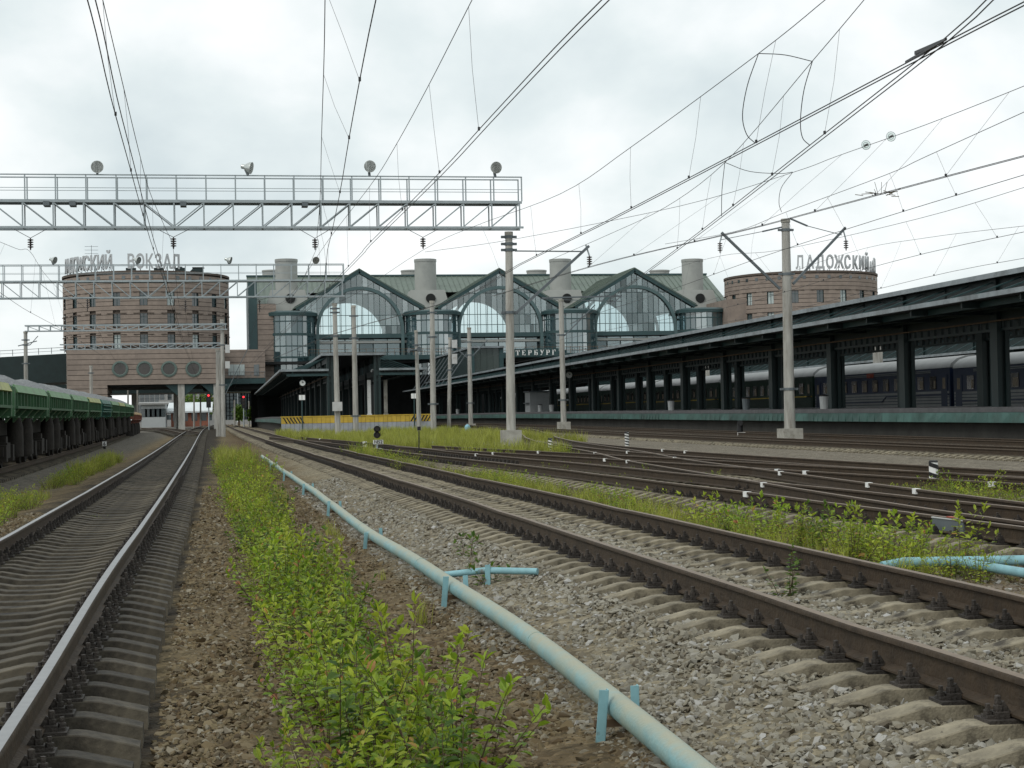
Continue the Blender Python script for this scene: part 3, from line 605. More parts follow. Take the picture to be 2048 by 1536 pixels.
for xc in XC:
    zs_ = [zbs, 17.2, 19.0, 22.7, 27]
    for i in range(-10, 11):
        for j in range(4):
            poly = [(i*.98-.47,zs_[j]+.03),(i*.98+.47,zs_[j]+.03),(i*.98+.47,zs_[j+1]-.03),(i*.98-.47,zs_[j+1]-.03)]
            poly = clip(poly, sl_, 1, zpk-.5); poly = clip(poly, -sl_, 1, zpk-.5) if poly else poly
            if len(poly) < 3: continue
            if j < 3 and abs(i*.98) > 7.45 and zs_[j+1] < 21: continue
            wpart(hall, 'pane', MB().extr(poly, lambda u, v, d: (xc+u, d, v), FY+.02, FY+.06), M['hall_glass'])
    for i in range(-10, 11):
        x_ = (i+.5)*.98; top = min(zpk-.5-sl_*abs(x_), 27); b0 = zbs if abs(x_) < 7.6 else 19.2
        if top > b0: wpart(hall, 'mullion', MB().box(xc+x_-.035,xc+x_+.035,FY-.08,FY+.07,b0,top), M['hall_green'])
    for z_ in zs_[:4]:
        hw = min(7.6, (zpk-.5-z_)/sl_); wpart(hall, 'transom', MB().box(xc-hw,xc+hw,FY-.06,FY+.08,z_-.05,z_+.05), M['hall_green'])
    for s in (-1, 1):
        wpart(hall, 'gable_beam', MB().bar((xc,FY-.2,zpk-.2),(xc+s*11.0,FY-.2,zev-.5),.9,.75,(0,0,1)), M['green_beam'])
    for yy, rr, nm, w_ in ((FY-.3, rar, 'arch_rib', .55), (FY+12, rar, 'inner_arch_rib', .45), (BY-.2, rar, 'back_arch_rib', .6)):
        mb = MB(); k = 28; vs = []
        for q in range(k+1):
            a = math.pi*q/k
            for r_ in (rr-w_/2, rr+w_/2):
                for d_ in (-.25, .25): vs.append((xc+r_*math.cos(a), yy+d_, zar+r_*math.sin(a)))
        fsx = []
        for q in range(k):
            o_ = q*4
            for a_, b2 in ((0,1),(1,3),(3,2),(2,0)): fsx.append((o_+a_, o_+b2, o_+4+b2, o_+4+a_))
        mb.add(vs, fsx)
        for s in (-1, 1): mb.box(xc+s*rr-w_/2, xc+s*rr+w_/2, yy-.25, yy+.25, 12.0 if yy < FY+1 else zbs, zar)
        wpart(hall, nm, mb, M['arch_green'] if nm == 'arch_rib' else M['vent'])
    # back wall with arched opening
    mb = MB(); k = 24; hw = 12.1
    for q in range(k):
        a, a2 = math.pi*q/k, math.pi*(q+1)/k
        def outer(t_):
            u, v = math.cos(t_), math.sin(t_); s_ = min(hw/max(abs(u),1e-6), 10.6/max(v,1e-6)); return (xc+u*s_, BY, min(zar+v*s_, 27.2))
        i0, i1 = (xc+rar*math.cos(a), BY, zar+rar*math.sin(a)), (xc+rar*math.cos(a2), BY, zar+rar*math.sin(a2))
        mb.add([i0, i1, outer(a2), outer(a)], [(0,1,2,3)])
    mb.box(xc-hw,xc-rar,BY-.05,BY,zbs,zar); mb.box(xc+rar,xc+hw,BY-.05,BY,zbs,zar)
    wpart(hall, 'back_wall', mb, M['hall_in'])
    for i in range(-7, 8, 2): wpart(hall, 'back_mullion', MB().box(xc+i*.98-.06,xc+i*.98+.06,BY+.1,BY+.25,zbs,zar+math.sqrt(max(rar**2-(i*.98)**2,0))), M['hall_green'])
    for s in (-1, 1):                         # gable roof slopes with standing seams
        mb = MB(); a, b2 = (xc, zpk+.25), (xc+s*11.4, zev-.45)
        mb.add([(a[0],FY-.7,a[1]),(b2[0],FY-.7,b2[1]),(b2[0],BY,b2[1]),(a[0],BY,a[1]),(a[0],FY-.7,a[1]-.15),(b2[0],FY-.7,b2[1]-.15),(b2[0],BY,b2[1]-.15),(a[0],BY,a[1]-.15)],
               [(0,1,2,3),(7,6,5,4),(0,4,5,1),(1,5,6,2)])
        for q in range(30):
            y_ = FY+q*1.05; mb.bar((a[0],y_,a[1]+.04),(b2[0],y_,b2[1]+.04),.07,.09)
        wpart(hall, 'gable_roof', mb, M['roof_green'])
# main roof
zrd = P(960,552,BY+2).z; xl, xr_ = P(497,580,298).x, P(1449,590,298).x
mb = MB(); rl, rr_ = xl, P(1412,552,BY+2).x
yl, zl = 306., 19.9+(zrd-19.9)*(306-292)/(BY+2-292); xrl = xr_+(rr_-xr_)*(306-292)/(BY+2-292)
mb.add([(xl,yl,zl),(xrl,yl,zl),(rr_,BY+2,zrd),(rl,BY+2,zrd),(xl,BY+2.4,19.9),(xr_+1,BY+2.4,19.9),(rl,BY+2.4,zrd),(rr_,BY+2.4,zrd),(xr_,292,19.9),(xl,292,19.9)], [(0,1,2,3),(8,5,7,2,1),(9,0,3,6,4),(3,2,7,6)])
for a_, b2 in ((xl, XC[0]-8), (XC[0]+8, XC[1]-8), (XC[1]+8, XC[2]-8), (XC[2]+8, xr_)):
    mb.add([(a_,292,19.9),(b2,292,19.9),(b2 if b2 != xr_ else xrl,yl,zl),(a_,yl,zl)], [(0,1,2,3)])
for q in range(90):
    t_ = q/90; xb = xl+(xr_-xl)*t_; xt = rl+(rr_-rl)*t_
    s_ = any(abs(xb-xc) < 9.6 for xc in XC); xm = xb+(xt-xb)*.54
    mb.bar((xm,306,zl+.08) if s_ else (xb,292,19.98),(xt,BY+2,zrd+.06),.10,.12)
mr_ = wpart(hall, 'main_roof', mb, M['roof_green'])
wpart(mr_, 'ridge_cap', MB().box(rl-.1,rr_+.1,BY+1.7,BY+2.4,zrd+.02,zrd+.32), M['hall_green'], top=hall)
# cylinders (glazed stair drums)
RC = 4.72; cxs = [XC[0]-12.35, (XC[0]+XC[1])/2+.35, (XC[1]+XC[2])/2+.35, XC[2]+12.6]
for ci_, xc in enumerate(cxs):
    cy = FY+1.0; z0, z1 = 8.5, P(868,628,FY-3).z
    drum = link('glazed_drum', MB().lathe([(RC-1.6,z0),(RC-1.6,z1)],24,(xc-47.7,cy-FY,0)).mesh('glazed_drum', M['hall_in'], True), hall)
    rows = [z0, 11.8, 15.7, z1-.0]; nc = 30
    for r_ in range(3):
        for q in range(nc):
            a, a2 = 2*math.pi*q/nc, 2*math.pi*(q+1)/nc
            if math.sin((a+a2)/2) > .35: continue
            a += .012; a2 -= .012
            p0, p1 = (xc-47.7+RC*math.cos(a), cy-FY+RC*math.sin(a)), (xc-47.7+RC*math.cos(a2), cy-FY+RC*math.sin(a2))
            lpart(drum, 'pane', MB().add([(p0[0],p0[1],rows[r_]+.06),(p1[0],p1[1],rows[r_]+.06),(p1[0],p1[1],rows[r_+1]-.06),(p0[0],p0[1],rows[r_+1]-.06)], [(0,1,2,3)]), M['cyl_glass'])
    mb = MB()
    for q in range(nc):
        a = 2*math.pi*q/nc; mb.box(xc-47.7+(RC+.03)*math.cos(a)-.05, xc-47.7+(RC+.03)*math.cos(a)+.05, cy-FY+(RC+.03)*math.sin(a)-.05, cy-FY+(RC+.03)*math.sin(a)+.05, z0, z1)
    lpart(drum, 'mullions', mb, M['hall_green'])
    mb = MB()
    for z_, h_, rr in ((rows[1],.16,RC+.08),(rows[2],.22,RC+.1),(13.7,.1,RC+.06),(17.9,.1,RC+.06)): mb.lathe([(rr-.25,z_-h_),(rr,z_-h_),(rr,z_+h_),(rr-.25,z_+h_)],30,(xc-47.7,cy-FY,0),cap=False)
    lpart(drum, 'rings', mb, M['hall_green'])
    lpart(drum, 'roof', MB().lathe([(RC+.45,z1-.1),(RC+.5,z1+.45),(RC-.3,z1+.75),(.5,z1+.95)],30,(xc-47.7,cy-FY,0)), M['hall_green'])
    for q in range(12):
        a = math.pi*(1+q/11); lpart(drum, 'blind', MB().box(xc-47.7+(RC-.4)*math.cos(a)-.35,xc-47.7+(RC-.4)*math.cos(a)+.35,cy-FY+(RC-.4)*math.sin(a)-.03,cy-FY+(RC-.4)*math.sin(a)+.03,z0+.3 if q%3 else 15.9,z1-.3), M['curtain'] if q%4 == 1 else M['hall_in']) if (q*7+ci_)%3 else None
# ventilation stacks
vx = [573, 851, 1121, 1385]
for i, px in enumerate(vx):
    c = P(px,560,294); zt_ = P(px,519,294).z; zb_ = P(px,582,294).z
    st = thing('ventilation_stack', ['grey ventilation stack at the left end of the hall roof','second grey ventilation stack from the left on the hall roof','third grey ventilation stack from the left on the hall roof','rightmost grey ventilation stack on the hall roof'][i], 'vent', (c.x,294,0), 0, 'large stacks on the hall roof')
    lpart(st, 'drum', MB().lathe([(1.95,zb_-.5),(1.95,zt_-.5),(2.02,zt_-.48),(2.02,zt_),(1.85,zt_),(1.85,zt_-.6)],28), M['vent'], True)
    lpart(st, 'base_block', MB().add([(-2.9,-2.6,zb_),(3.1,-2.6,zb_),(3.1,2.2,zb_),(-2.9,2.2,zb_),(-4.2,-3.6,zb_-4.5),(4.2,-3.6,zb_-4.5),(4.2,2.2,zb_-4.5),(-4.2,2.2,zb_-4.5)], [(0,1,2,3),(4,5,1,0),(5,6,2,1),(7,4,0,3),(6,7,3,2)]), M['vent'])
    lpart(st, 'opening_shade', MB().tube([(.5,-3.25,zb_-1.55),(.5,-2.6,zb_-1.55)],.85,20), M['dark'])  # near-black disc painted as the shade inside a round hole
for i, px in enumerate((545, 822, 1073, 1319)):
    c = P(px,548,330); zt_ = P(px,541,330).z
    solo('ventilation_stack', MB().lathe([(2.0,zrd-6),(2.0,zt_-.3),(2.1,zt_-.3),(2.1,zt_)],24,(c.x,330,0)), M['vent'], ['short vent drum half hidden behind the leftmost stack','short vent drum beside the second stack','short vent drum beside the third stack','short vent drum beside the rightmost stack'][i], 'vent', (c.x,330,zrd-6), 'short drums behind the ridge', True)
# lower storeys of the hall
xa, xb = 6., 92.
wpart(hall, 'floor_beam', MB().box(xa,xb,FY-.5,FY+.3,15.05,15.68), M['hall_green'])
wpart(hall, 'floor_slab', MB().box(xa,xb,FY+.31,BY,15.1,15.6), M['hall_in'])
wpart(hall, 'grey_beam', MB().box(xa,xb,FY-.1,FY+.3,14.2,14.6), M['vent'])
x_ = xa
while x_ < xb-1:
    wpart(hall, 'lower_pane', MB().box(x_,x_+2.3,FY+1.2,FY+1.25,11.9,14.9), M['cyl_glass']); wpart(hall, 'lower_post', MB().box(x_+2.3,x_+2.44,FY+1.0,FY+1.3,11.9,14.9), M['hall_green']); x_ += 2.44
wpart(hall, 'upper_floor_wall', MB().box(xa,xb,FY+6,FY+6.2,11.9,15.05), M['hall_in'])
wpart(hall, 'terrace', MB().box(xa+8,xb,FY-6,FY+6,11.1,11.85), M['green_beam'])
mb = MB(); 
for x_ in np.arange(xa+8, xb, 1.6): mb.box(x_-.03,x_+.03,FY-5.95,FY-5.88,11.85,12.95)
for z_ in (12.4, 12.95): mb.box(xa+8,xb,FY-5.95,FY-5.88,z_-.03,z_+.03)
wpart(hall, 'terrace_railing', mb, M['rusty_line'])
wpart(hall, 'under_hall_shade', MB().box(4.6,xb+6,FY+14,FY+14.4,-.5,11.0), M['dark']); wpart(hall, 'under_slab', MB().box(3.2,xb+6,FY-5,FY+20,10.6,11.05), M['dark'])  # near-black sheet stands in for the shade of the open space below
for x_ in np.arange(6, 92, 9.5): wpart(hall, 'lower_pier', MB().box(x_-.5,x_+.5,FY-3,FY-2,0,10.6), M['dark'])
# brick stair block at the left end with courses
xs0, xs1 = P(497,640,FY-2).x, P(552,640,FY-2).x; zt_ = P(520,607,FY-2).z
wpart(hall, 'stair_core', MB().box(xs0+.12,xs1-.12,FY-2.88,FY+26,7.0,zt_-.1), M['joint'])
z_ = 7.0
while z_ < zt_-.3: wpart(hall, 'cladding_course', MB().box(xs0+1.5,xs1,FY-3,FY+4,z_,min(z_+.80,zt_)), M['brick']); z_ += .87
wpart(hall, 'dark_end_wall', MB().box(xs0,xs0+1.45,FY-2.95,FY+24,7.0,P(500,562,FY).z), M['hall_green'])
# name board
x0_, x1_ = P(1017,705,FY-7).x, P(1117,705,FY-7).x; zb_ = P(1070,713,FY-7).z; zt_ = P(1070,697,FY-7).z
nb = thing('name_board', 'dark green board with white serif capitals above the right canopy', 'sign', ((x0_+x1_)/2, FY-7, zb_))
wpart(nb, 'board', MB().box(x0_,x1_,FY-7,FY-6.7,zb_,zt_), M['green_beam'])
for X in (x0_+.5, x1_-.5): wpart(nb, 'bracket', MB().box(X-.1,X+.1,FY-6.7,FY-6.0,zb_+.2,zb_+.5), M['green_beam'])
def serif_letters(s, h):                     # thick and thin strokes with slab serifs, each letter in a cell
    B, T, S = .2*h, .10*h, .09*h; out_ = []
    for ch in s:
        mb = MB(); R_ = lambda x0, x1, z0, z1: mb.box(x0*h, x1*h, -.08, 0, z0*h, z1*h)
        stem = lambda x: (R_(x, x+.2, 0, 1), R_(x-.08, x+.28, 0, .09), R_(x-.08, x+.28, .91, 1.002))
        if ch == 'П': stem(.1); stem(.55); R_(.1,.75,.88,1.001)
        if ch == 'Т': stem(.28); R_(.0,.76,.90,1.003); R_(.0,.09,.68,.9); R_(.67,.76,.68,.9)
        if ch == 'Е': stem(.1); R_(.1,.68,.9,1.003); R_(.1,.70,0,.1); R_(.3,.52,.45,.55); R_(.6,.68,.72,.9); R_(.62,.70,.1,.28)
        if ch == 'Р': stem(.1); R_(.3,.58,.9,1.0); R_(.3,.58,.42,.52); R_(.54,.72,.48,.94)
        if ch == 'Б': stem(.1); R_(.1,.66,.9,1.003); R_(.58,.66,.74,.9); R_(.3,.58,.5,.59); R_(.3,.58,0,.09); R_(.54,.72,.06,.53)
        if ch == 'У':
            mb.bar((.16*h,-.04,.97*h),(.42*h,-.04,.42*h),.08,.2*h,(0,0,1)); mb.bar((.68*h,-.04,.97*h),(.30*h,-.04,.06*h),.08,.1*h,(0,0,1)); R_(.02,.32,.92,1.0); R_(.56,.80,.92,1.0); R_(.12,.32,0,.12)
        if ch == 'Г': stem(.1); R_(.1,.68,.9,1.003); R_(.59,.68,.66,.9)
        out_.append(mb)
    return out_
hh = (zt_-zb_)*.66; nlet = 'ЕТЕРБУРГ'; pitch_ = (x1_-x0_-.3)/len(nlet)
for i, mb in enumerate(serif_letters(nlet, hh)): link('letter', mb.mesh('letter', M['white']), nb, (x0_+.2+i*pitch_-nb.location.x, -.012, (zt_-zb_)*.17))

# ------------------------------------------------------------------ round towers
M['win_glass'] = mat('window_glass', (.05,.065,.07), .08, .5, .25, spec=1.0); M['win_light'] = mat('window_sky_pale', (.42,.48,.47), .3, .15, .3)  # pale panes carry the sky's reflection in their colour
M['letter_grey'] = mat('letter_grey', (.42,.44,.45), .6, .05, 1)
def tower(cxp, Yc, R, label, ztop, zb, a_win, floors, textarc, lower):
    c = P(cxp, 640, Yc); root = thing('round_tower', label, 'tower', (c.x, Yc, 0))
    lpart(root, 'core', MB().lathe([(R-.35,zb),(R-.35,ztop-.3)],64), M['joint'], True)
    wins = [a_win+18.3*k for k in range(-9, 10)]           # degrees from the viewer's axis
    def ang(d): return math.radians(-90+d)-math.atan2(c.x, Yc)
    ch = .714; zb = floors[0]-ch*int((floors[0]-zb)/ch); nrow = int((ztop-.3-zb)/ch)
    for r_ in range(nrow):
        z0 = zb+r_*ch; z1 = z0+ch-.075; segs = [(0, 360)]; fl = None
        for f0 in floors:
            if z1 > f0+.05 and z0 < f0+2.1-.1: fl = f0
        mb = MB(); prof = [(R-.36,z0),(R,z0),(R,z1),(R-.36,z1)]
        if fl is None: mb.lathe(prof, 72, cap=False)
        else:
            hw = math.degrees(.62/R)
            edges = sorted(wins)
            for q in range(len(edges)):
                a0 = edges[q]+hw; a1 = (edges[q+1] if q+1 < len(edges) else edges[0]+360)-hw
                mb.lathe(prof, max(2, int((a1-a0)/5)), a0=ang(a0), a1=ang(a1), cap=False)
        lpart(root, 'cladding_course', mb, M['brick'])
    for f0 in floors:
        for d in wins:
            if abs(d) > 96: continue
            a = ang(d); u = Vector((math.cos(a), math.sin(a), 0)); t_ = Vector((-u.y, u.x, 0)); p = u*(R-.28)
            def wb(x0, x1, z0, z1, d0, d1):
                v = [p+t_*x+u*y+Vector((0,0,z)) for z in (z0,z1) for x, y in ((x0,d0),(x1,d0),(x1,d1),(x0,d1))]
                return MB().add(v, [(3,2,1,0),(4,5,6,7),(0,1,5,4),(1,2,6,5),(2,3,7,6),(3,0,4,7)])
            w_ = lpart(root, 'window', wb(-.6,.6,f0,f0+2.1,-.06,.0), random.choice([M['win_glass'],M['win_glass'],M['win_light']]))
            lpart(w_, 'frame', MB(), M['hall_green']) if False else None
            fr = MB()
            for q in (wb(-.6,-.52,f0,f0+2.1,0,.06), wb(.52,.6,f0,f0+2.1,0,.06), wb(-.04,.04,f0,f0+2.1,0,.05), wb(-.52,.52,f0+1.5,f0+1.57,0,.05)): fr.add(q.v, q.f)
            lpart(w_, 'frame', fr, M['hall_green'])
            lpart(w_, 'cladding_shadow', wb(-1.6,1.6,f0+2.1,f0+2.2,.18,.32), M['joint'])  # dark strip painted as the shadow of the splayed cladding
    lpart(root, 'parapet', MB().lathe([(R-.5,ztop-.35),(R+.12,ztop-.35),(R+.12,ztop),(R-.6,ztop+.1),(2,ztop+.4)],72), M['joint'])
    for k in range(-10, 11):
        a = ang(k*9.1+3); u = Vector((math.cos(a),math.sin(a),0)); t_ = Vector((-u.y,u.x,0)); q = u*(R+.02)
        z0 = ztop-1.35; v = [q+t_*x+Vector((0,0,z))+u*d_ for d_ in (-.3,.012) for x, z in ((-.28,z0),(.28,z0),(.28,z0+.55),(-.28,z0+.55))]
        lpart(root, 'small_window', MB().add(v, [(0,1,2,3),(7,6,5,4),(4,5,1,0),(5,6,2,1),(6,7,3,2),(7,4,0,3)][1:2]+[(4,5,6,7)]), M['win_glass'])
    sgn = thing('roof_lettering', label.split(' beside')[0].split(' behind')[0]+': ring of tall grey letters on its roof edge', 'sign', (c.x, Yc, ztop))
    for ch_, d in textarc:
        a = ang(d); me_ = text_mesh(ch_, 3.3, .12, 'letter', 'CENTER'); me_.materials.clear(); me_.materials.append(M['letter_grey'])
        link('letter', me_, sgn, ((R-.35)*math.cos(a), (R-.35)*math.sin(a), .42), (math.pi/2, 0, a+math.pi/2)).scale = (.60, .95, 1)
        mb = MB(); u = Vector((math.cos(a),math.sin(a),0)); q = u*(R-.55); mb.bar(q, q+Vector((0,0,.9)), .08); mb.bar(q-u*1.2, q+Vector((0,0,.8)), .06)
        lpart(sgn, 'support', mb, M['galv_dark'])
    mb = MB()
    return root, c
s1 = 'ЛАДОЖСКИЙ'; s2 = 'ВОКЗАЛ'
arc1 = [(ch_, -26.4-6.2*(8-i)) for i, ch_ in enumerate(s1)]+[(ch_, -10.3+6.2*i) for i, ch_ in enumerate(s2)]
R_T = 13.6
zt1 = P(294,541,283-R_T).z; f1 = [P(294,y,283-R_T).z for y in (609,652,695)]
zb1 = P(294,697,283-R_T).z
tw1, c1 = tower(294, 283, R_T, 'round pink-brown clad tower on the left beside the hall', zt1, zb1, -2.1, [P(294,610,269.4).z,P(294,652.5,269.4).z,P(294,695,269.4).z], arc1, True)
arc2 = [(ch_, 0+7.6*i) for i, ch_ in enumerate(s1)]+[(ch_, 79+7.0*i) for i, ch_ in enumerate(s2)]
zt2 = P(1602,541,284-R_T).z
tw2, c2 = tower(1602, 284, R_T, 'round pink-brown clad tower behind the right canopy', zt2, 6.0, -4, [P(1602,604,270.4).z,P(1602,646,270.4).z,P(1602,646,270.4).z-3.57], arc2, False)
wpart(tw2, 'side_wing', MB().box(c2.x-15.6,c2.x-12,278,300,5,P(1460,600,280).z), M['brick'])
# flat podium of the left tower with round windows
pd = thing('tower_podium', 'flat clad block with four round windows below the left round tower', 'building', (c1.x, 270, 0))
xa, xb = P(133,730,269).x, P(447,730,269).x; z0 = P(290,769,269).z
wpart(pd, 'core', MB().box(xa+.1,xb-.1,269.15,297,z0,zb1-.05), M['joint'])
wins = [P(px,738,269) for px in (240,289,338,387)]
z_ = z0; ch = (zb1-z0)/7
while z_ < zb1-.1:
    wpart(pd, 'cladding_course', MB().box(xa,xb,269,296,z_,z_+ch-.08) if False else MB().box(xa,xb,269,269.5,z_,z_+ch-.08), M['brick'])
    for X in (xa-.02, xb+.02): pass
    z_ += ch
wpart(pd, 'side_wall', MB().box(xa-.06,xa+.3,269.6,296,z0,zb1-.06), M['vent'])
M['ring'] = mat('ring_patina', (.10,.14,.125), .6, .1, 1)
for q in wins:
    w_ = wpart(pd, 'round_window', MB().tube([(q.x,268.96,q.z),(q.x,269.0,q.z)],.92,28), M['car_glass'])
    mb = MB(); k = 28; vs = []; fsx = []
    for i in range(k):
        a = 2*math.pi*i/k
        for r_, d_ in ((.9,268.94),(1.02,268.85),(1.28,268.9),(1.28,268.99)): vs.append((q.x+r_*math.cos(a), d_, q.z+r_*math.sin(a)))
    for i in range(k):
        for j in range(3): fsx.append((i*4+j, i*4+j+1, ((i+1)%k)*4+j+1, ((i+1)%k)*4+j))
    mb.add(vs, fsx); wpart(w_, 'frame', mb, M['ring'], top=pd)
zg = .3
xl_, xr2 = xa, P(215,800,269).x
z_ = zg
while z_ < z0-.1: wpart(pd, 'leg_course', MB().box(xl_,xr2,269.0,280,z_,min(z_+.85,z0-.02)), M['brick']); z_ += .93
for px in (363, 434):
    q = P(px,800,270); col_ = wpart(pd, 'column', MB().box(q.x-.52,q.x+.52,269.3,270.6,-.3,z0-.02), M['concrete'])
    for s in (-1, 1): wpart(col_, 'haunch', MB().add([(q.x+s*.52,269.6,z0-.05),(q.x+s*2.6,269.6,z0-.05),(q.x+s*.52,269.6,z0-1.9),(q.x+s*.52,270.3,z0-.05),(q.x+s*2.6,270.3,z0-.05),(q.x+s*.52,270.3,z0-1.9)], [(0,1,2),(5,4,3),(1,4,5,2),(0,3,4,1)]), M['green_beam'], top=pd)
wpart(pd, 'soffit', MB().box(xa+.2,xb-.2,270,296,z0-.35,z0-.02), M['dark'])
# linking wing between tower and hall
lw_ = thing('link_wing', 'low clad wing with tall windows joining the left tower to the hall', 'building', (2.5, 276, 0))
xa2, xb2 = xb+.1, P(530,720,276).x; zt_ = P(490,699,276).z; zb_ = P(490,757,276).z
wpart(lw_, 'core', MB().box(xa2,xb2,276.2,290,zb_,zt_-.1), M['joint'])
z_ = zb_+.1
while z_ < zt_-.2: wpart(lw_, 'cladding_course', MB().box(xa2,xb2,276,276.6,z_,min(z_+.8,zt_)), M['brick']); z_ += .87
for px in (418, 430, 462, 473, 484, 513):
    q = P(px,740,275.9); wpart(lw_, 'window', MB().box(q.x-.42,q.x+.42,275.92,275.99,P(px,751,275.9).z,P(px,729,275.9).z), M['win_light'] if px != 513 else M['win_glass'])
    
wpart(lw_, 'balcony', MB().box(xa2-3.5,xb2,274.2,276.1,zb_-.9,zb_-.05), M['green_beam'])
mb = MB()
for x_ in np.arange(xa2-3.4, xb2, 1.1): mb.box(x_-.03,x_+.03,274.25,274.3,zb_-.05,zb_+1.05)
for z_ in (zb_+.5, zb_+1.05): mb.box(xa2-3.5,xb2,274.25,274.3,z_-.03,z_+.03)
wpart(lw_, 'railing', mb, M['galv_dark'])
wpart(lw_, 'bridge_deck', MB().box(xa2-3.5,xb2+6,276,290,zb_-1.8,zb_-.92), M['dark'])
# road viaduct to the left of the tower and the deck seen below it
va = thing('road_viaduct', 'dark green viaduct with railing left of the round tower', 'bridge', (-60, 300, 0))
qa, qb = P(0,716,305), P(133,706,300)
mb = MB(); d_ = [(qa.x-60,305,-.0)]
def slab(x0, z0a, x1, z1a, th, y0, y1): return MB().add([(x0,y0,z0a-th),(x1,y0,z1a-th),(x1,y1,z1a-th),(x0,y1,z0a-th),(x0,y0,z0a),(x1,y0,z1a),(x1,y1,z1a),(x0,y1,z0a)], [(0,3,2,1),(4,5,6,7),(0,1,5,4),(1,2,6,5),(2,3,7,6),(3,0,4,7)])
sl2 = (qb.z-qa.z)/(qb.x-qa.x)
wpart(va, 'girder', slab(qa.x-70, qa.z-70*sl2, qb.x+2, qb.z, 5.0, 300, 318), M['green_steel'])
mb = MB()
for x_ in np.arange(qa.x-6, qb.x, 2.2): z_ = qa.z+(x_-qa.x)*sl2; mb.box(x_-.05,x_+.05,299.9,300.0,z_,z_+1.1)
mb.bar((qa.x-70,299.95,qa.z-70*sl2+1.1),(qb.x+2,299.95,qb.z+1.1),.08); mb.bar((qa.x-70,299.95,qa.z-70*sl2+.55),(qb.x+2,299.95,qb.z+.55),.06)
wpart(va, 'railing', mb, M['galv_dark'])
for x_ in np.arange(qa.x-2, qb.x, 7): wpart(va, 'pier', MB().box(x_-.6,x_+.6,303,306,-1,qa.z-4.9), M['green_steel'])
q1, q2 = P(230,770,345), P(520,770,345)
dk = thing('bridge_deck', 'dark bridge deck crossing behind the tower columns', 'bridge', ((q1.x+q2.x)/2, 345, 0))
wpart(dk, 'deck', MB().box(q1.x-60,q2.x+2,340,360,P(300,787,345).z,P(300,768,345).z), M['green_steel'])
for px in (268, 352, 437): q = P(px,800,345); wpart(dk, 'pier', MB().box(q.x-.5,q.x+.5,345,346,-1,P(300,787,345).z), M['vent'])
# ------------------------------------------------------------------ concrete poles
def wz(x, y, z): q = P(x, y, 100); return P(x, y, 100*(z-CAMZ)/(q.z-CAMZ))
def wx(x, y, X): return P(x, y, YatX(x, y, X))
M['insul'] = mat('insulator_brown', (.035,.025,.022), .3, .2, 5); M['glassy'] = glass('glass_disc', (.88,.92,.90), .03)
def pole(bx, top, Y, r0, r1, label, block=None, bands=(), group=None, sq=False):
    b_ = P(bx, 870, Y); zg = gz(b_.x, Y); T = P(top[0], top[1], Y); n_ = 4 if sq else 14
    root = thing('catenary_pole', label, 'pole', (b_.x, Y, zg), 0, group)
    z0 = zg-.1
    B = Vector((b_.x, Y, z0)); k = 5; pts = [B.lerp(T, i/k) for i in range(k+1)]
    wpart(root, 'shaft', MB().tube(pts, [r0+(r1-r0)*i/k for i in range(k+1)], n_), M['concrete'], True)
    wpart(root, 'cap', MB().tube([T-Vector((0,0,.12)), T+Vector((0,0,.05))], r1*1.2, 10), M['concrete2'])
    if block:
        w_, h_ = block; wpart(root, 'foundation', MB().box(b_.x-w_/2,b_.x+w_/2,Y-w_/2,Y+w_/2,zg-.15,zg+h_), M['concrete2'])
    for y in bands:
        t_ = (P(bx,y,Y).z-B.z)/(T.z-B.z); q = B.lerp(T, t_); r_ = r0+(r1-r0)*t_
        cl_ = wpart(root, 'clamp', MB().tube([q-Vector((0,0,.06)), q+Vector((0,0,.06))], r_+.035, 10), M['galv_dark'])
        wpart(cl_, 'clamp_bolt', MB().box(q.x-r_-.18,q.x-r_-.02,Y-.06,Y+.06,q.z-.05,q.z+.05).box(q.x+r_+.02,q.x+r_+.18,Y-.06,Y+.06,q.z-.05,q.z+.05), M['galv_dark'], top=root)
    return root
pA = pole(1022, (1017.5,466), 68, .205, .15, 'tall concrete pole carrying the right end of the large gantry', (.78,.95), (474,488,500,625), None)
pB = pole(1580, (1571,440), 73.9, .27, .19, 'stout concrete pole with two raised bracket arms before the right platform', (.95,.66), (460,778,548), None)
pC = pole(1128, (1122,600), 126, .235, .19, 'concrete pole with a bracket before the name board', (.9,.75), (670,800), None)
pD = pole(712, (707,612), 123, .22, .155, 'slender bare concrete pole right of the grey cabinet', (.9,.12), (632,676,832), None)
pE = pole(676, (669,608), 113, .20, .15, 'concrete pole with a grey cabinet carrying the right end of the second gantry', (.9,.12), (617,625,672), None)
pF = pole(867, (864,603), 122, .23, .17, 'concrete pole at the right end of the yellow wall', None, (625,674,808), None)
pG = pole(839, (832,662), 125, .19, .12, 'leaning square concrete post with two loudspeakers', None, (690,), None, True)
pH = pole(942, (938,656), 170, .25, .2, 'distant concrete pole with bracket left of the name board', (.9,.4), (684,710,806), None)
pI = pole(898, (900,676), 160, .2, .16, 'weathered concrete pole with two stacked white boxes', None, (696,740), None)
pJ = pole(447, (444,640), 150, .2, .15, 'brown stained concrete pole with white boxes near the tower', None, (650,690,770,), None)
pK = pole(438, (437,700), 152, .27, .24, 'thick pale concrete post beside the brown stained pole', None, (), None)
pL = pole(53, (51,664), 150, .2, .16, 'concrete pole behind the gravel wagons carrying the far gantry', None, (680,690,727), None)
pM = pole(183, (182,732), 190, .2, .16, 'short concrete pole top just above the gravel load', None, (746,), None)
